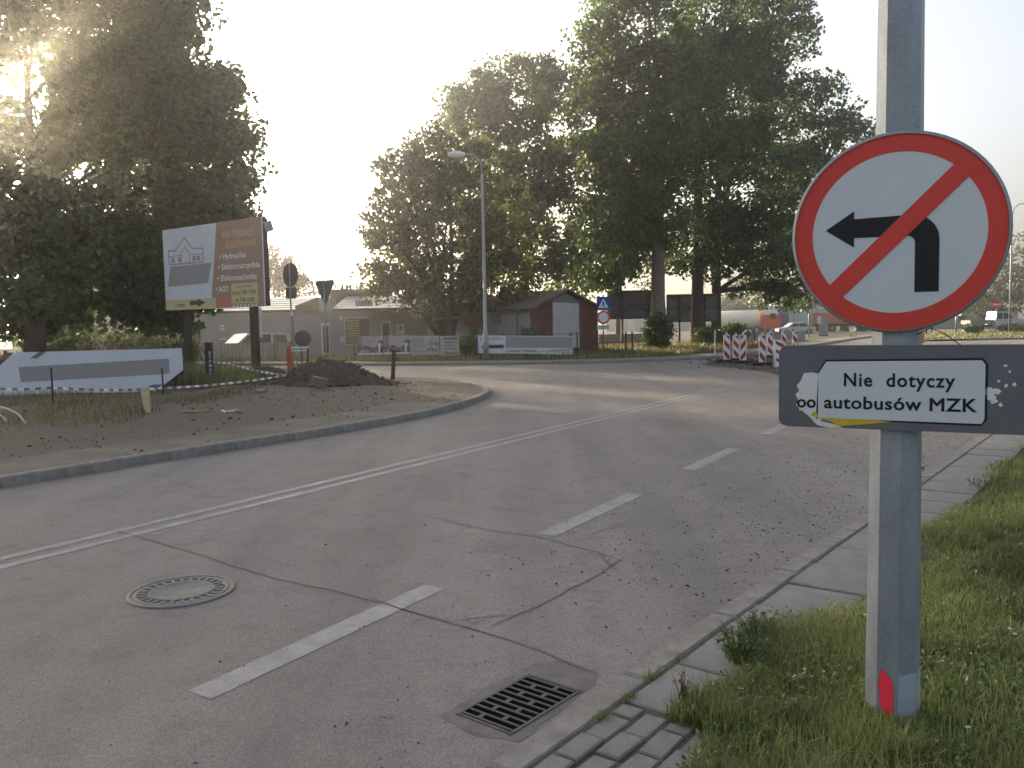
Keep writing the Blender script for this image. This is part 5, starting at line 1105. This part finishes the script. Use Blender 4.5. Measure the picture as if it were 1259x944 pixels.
weedclump('bushy fern leaved weed at the paving edge left of the lamp post', 1.06, 3.88, .20, 60, .16, M['weed2'], 10, ll=.022)
weedclump('second fern leaved weed between slabs and lamp post', 1.22, 4.15, .17, 46, .14, M['weed2'], 10, ll=.022)
weedclump('clump of reddish brown dried dock stalks over the small pavers', .70, 3.42, .20, 12, .06, M['stalk'], 14, 'dry_weed', .014)
weedclump('single thin brown dry stalk beside the lamp post foot', 1.08, 3.12, .19, 4, .08, M['stalk'], 10, 'dry_weed', .014)
weedclump('thin grassy weed growing at the kerb gap beyond the lamp post', 2.95, 6.35, .16, 14, .10, M['stalk'], 5, 'dry_weed', .016)
weedclump('ragged weed sprouting from the gutter beyond the lamp post', 4.0, 8.35, .22, 16, .22, M['weed'], 6, ll=.04)
# white clover and yarrow flower heads
fl = MB()
for i in range(30):
    x, y = (rng.uniform(.85, 3.4), rng.uniform(2.9, 7.2)); q0 = Vector((x, y))-KO
    if q0.dot(KN) < .5: continue
    z = float(vz(np.array(x), np.array(y)))+rng.uniform(.03, .075)
    for k in range(5): fl.box((x+rng.uniform(-.007, .007), y+rng.uniform(-.007, .007), z+rng.uniform(-.003, .003)), (.006, .006, .004), rng.uniform(0, 3), 0, rng.uniform(-.4, .4))
    fl.tube([(x, y, z-.12), (x, y, z)], .0012, 4, cap=False)
tag(fl.build('wildflowers', M['flower']), 'scattered tiny white flower heads in the grass', 'flowers', None, 'stuff')
LV = verge_pts(150, 1.2); quads_ = np.stack([LV[:, 0], LV[:, 1], vz(LV[:, 0], LV[:, 1])+.05], 1); tag(quads('fallen_leaves', leaves(quads_, .045, .6), M['stalk']), 'scattered brown fallen leaves in the verge grass', 'leaves', None, 'stuff')
# grass tufts in the paving joints
xs, ys = [], []
for s, t, n, sp_ in ((-.42, .17, 380, .10), (-.15, .18, 240, .06), (-.75, .18, 420, .13), (.55, .17, 90, .03), (.78, .17, 120, .03), (1.02, .15, 130, .05), (1.3, .16, 40, .03), (4.2, .6, 150, .1), (5.2, .62, 150, .1), (6.6, .6, 200, .14), (8.2, .62, 200, .14), (.1, .45, 60, .1), (3.3, .55, 140, .12)):
    for k in range(n): x, y = K(s+rng.gauss(0, sp_), t+rng.gauss(0, .014 if t < .3 else .04)); xs.append(x); ys.append(y)
xs, ys = np.array(xs), np.array(ys); blades('joint_grass', 'thin tufts of grass growing from the paving joints', xs, ys, np.full(len(xs), .015), nr.uniform(.012, .05, len(xs)), np.full(len(xs), .003), M['weed'], 1.0)
# rough vegetation on the left verge, and along the far verge
def scatter(n, box, f=None):
    x = nr.uniform(box[0], box[2], n*3); y = nr.uniform(box[1], box[3], n*3); k = np.ones(len(x), bool) if f is None else f(x, y); return x[k][:n], y[k][:n]
isl_in = lambda x, y: inside(x, y, isl_poly) & (pldist(x, y, KLs) > 1.9) & (np.hypot((x+4.95)/2.1, (y-22.5)/1.7) > 1)
x, y = scatter(7000, (-13.5, 13, -6.2, 21), isl_in); nz = np.array([fbm(a, b_, .5, 3) for a, b_ in zip(x, y)]); k = nz > -.05; x, y, nz = x[k], y[k], nz[k]
z = np.array([zisl(a, b_) for a, b_ in zip(x, y)]); blades('rough_grass', 'sparse rough grass on the dirt below the white hoarding', x, y, z, (.05+.10*nr.uniform(size=len(x)))*(1+nz), np.full(len(x), .012), M['drygreen'], .9)
x, y = scatter(14000, (-13.8, 21.6, -6.4, 30), isl_in); nz = np.array([fbm(a, b_, .6, 3) for a, b_ in zip(x, y)]); z = np.array([zisl(a, b_) for a, b_ in zip(x, y)])
blades('tall_weeds', 'tall weedy growth round the billboard legs and black totem', x, y, z, (.15+.35*nr.uniform(size=len(x)))*(1+.8*nz), np.full(len(x), .022), M['weed'], .6)
far_in = lambda x, y: inside(x, y, far_poly) & (pldist(x, y, FK) > 2.1)
x, y = scatter(16000, (-20, 37.5, 16, 46), far_in); blades('far_grass', 'uncut grass strip behind the far pavement', x, y, np.full(len(x), .10), .08+.26*nr.uniform(size=len(x))**2, np.full(len(x), .032), M['weed'], .6)
x, y = scatter(14000, (3, 40, 24, 58), far_in); blades('far_grass', 'yellowish long grass under the poplar trunks', x, y, np.full(len(x), .10), .12+.32*nr.uniform(size=len(x))**2, np.full(len(x), .04), M['drygreen'], .6)
x, y = scatter(9000, (30, 58, 75, 92), lambda x, y: inside(x, y, gi)); blades('island_turf', 'short turf on the right hand grass island', x, y, np.full(len(x), .10), .06+.12*nr.uniform(size=len(x)), np.full(len(x), .07), M['weed'], .6)
# loose stones on the road along the right-hand gutter, clods on the dirt
def stones(name, label, P, S, m):
    oct_ = np.array([(1, 0, 0), (0, 1, 0), (-1, 0, 0), (0, -1, 0), (0, 0, .8), (0, 0, -.4)], float); F = [(0, 1, 4), (1, 2, 4), (2, 3, 4), (3, 0, 4), (1, 0, 5), (2, 1, 5), (3, 2, 5), (0, 3, 5)]
    v = []; f = []
    for (x, y, z), s in zip(P, S):
        a = rng.uniform(0, 6.28); ca, sa = math.cos(a), math.sin(a); b0 = len(v); jx = [rng.uniform(.6, 1.3) for _ in range(6)]
        for j, (ox, oy, oz) in enumerate(oct_): ox, oy, oz = ox*jx[j]*s, oy*jx[j]*s*.8, oz*s*jx[j]*.8; v.append((x+ca*ox-sa*oy, y+sa*ox+ca*oy, z+oz))
        f += [[i+b0 for i in q] for q in F]
    me = bpy.data.meshes.new(name); me.from_pydata(v, [], f); me.materials.append(m); me.update(); o = bpy.data.objects.new(name, me); lnk(o); return tag(o, label, 'stones', None, 'stuff')
P, S = [], []
while len(P) < 6500:
    s = rng.uniform(-2, 17); t = -abs(rng.gauss(0, 1.0)) if rng.random() < .8 else -rng.uniform(0, 4.5)
    if t > -.02: continue
    if s < 2.2 and rng.random() < .75: continue
    x, y = K(s, t)
    if abs(Vector((x-.01, y-3.535)).length) < .33: continue
    P.append((x, y, .002)); S.append(min(.016, rng.lognormvariate(-5.45, .5)))
stones('gravel', 'loose dark grit scattered over the road along the gutter', P, S, M['grit'])
P, S = [], []
while len(P) < 4200:
    x, y = rng.uniform(-12, -1), rng.uniform(10, 26)
    if not inside(np.array(x), np.array(y), isl_poly) or pldist(np.array(x), np.array(y), KLs) < .3: continue
    P.append((x, y, zisl(x, y)+.01)); S.append(rng.lognormvariate(-4.5, .6))
for k in range(420):
    a = rng.uniform(0, 6.28); f = rng.uniform(.05, 1)**.6; x, y = -4.95+2.1*f*math.cos(a), 22.5+1.65*f*math.sin(a); P.append((x, y, zisl(x, y)+.66*(math.cos(math.pi*f)*.5+.5)**.9)); S.append(rng.lognormvariate(-3.3, .5))
stones('soil_clods', 'loose clods and pebbles on the dirt verge', P, S, M['soil2'])
P = [(rng.gauss(10.3, 1.3), rng.gauss(35, 3.6), .02) for _ in range(700)]; stones('rubble', 'broken asphalt lumps round the striped boards', P, [rng.lognormvariate(-3.1, .5) for _ in P], M['soil'])

# ---------------------------------------------------------------- hazy evening air
hz = MB(); hz.box((0, 310, 19.4), (924, 1044, 41.2)); ho = hz.build('haze', []); ho.data.materials.clear()
hm = bpy.data.materials.new('hazy_air'); hm.use_nodes = True; ht = hm.node_tree; ht.nodes.clear()
ou = ht.nodes.new('ShaderNodeOutputMaterial'); pv_ = ht.nodes.new('ShaderNodeVolumePrincipled'); pv_.inputs['Color'].default_value = (1, .97, .93, 1)
pv_.inputs['Density'].default_value = .0021; pv_.inputs['Anisotropy'].default_value = .87; ht.links.new(pv_.outputs[0], ou.inputs['Volume']); ho.data.materials.append(hm)
tag(ho, 'thin hazy evening air filling the whole street', 'haze', None, 'stuff')
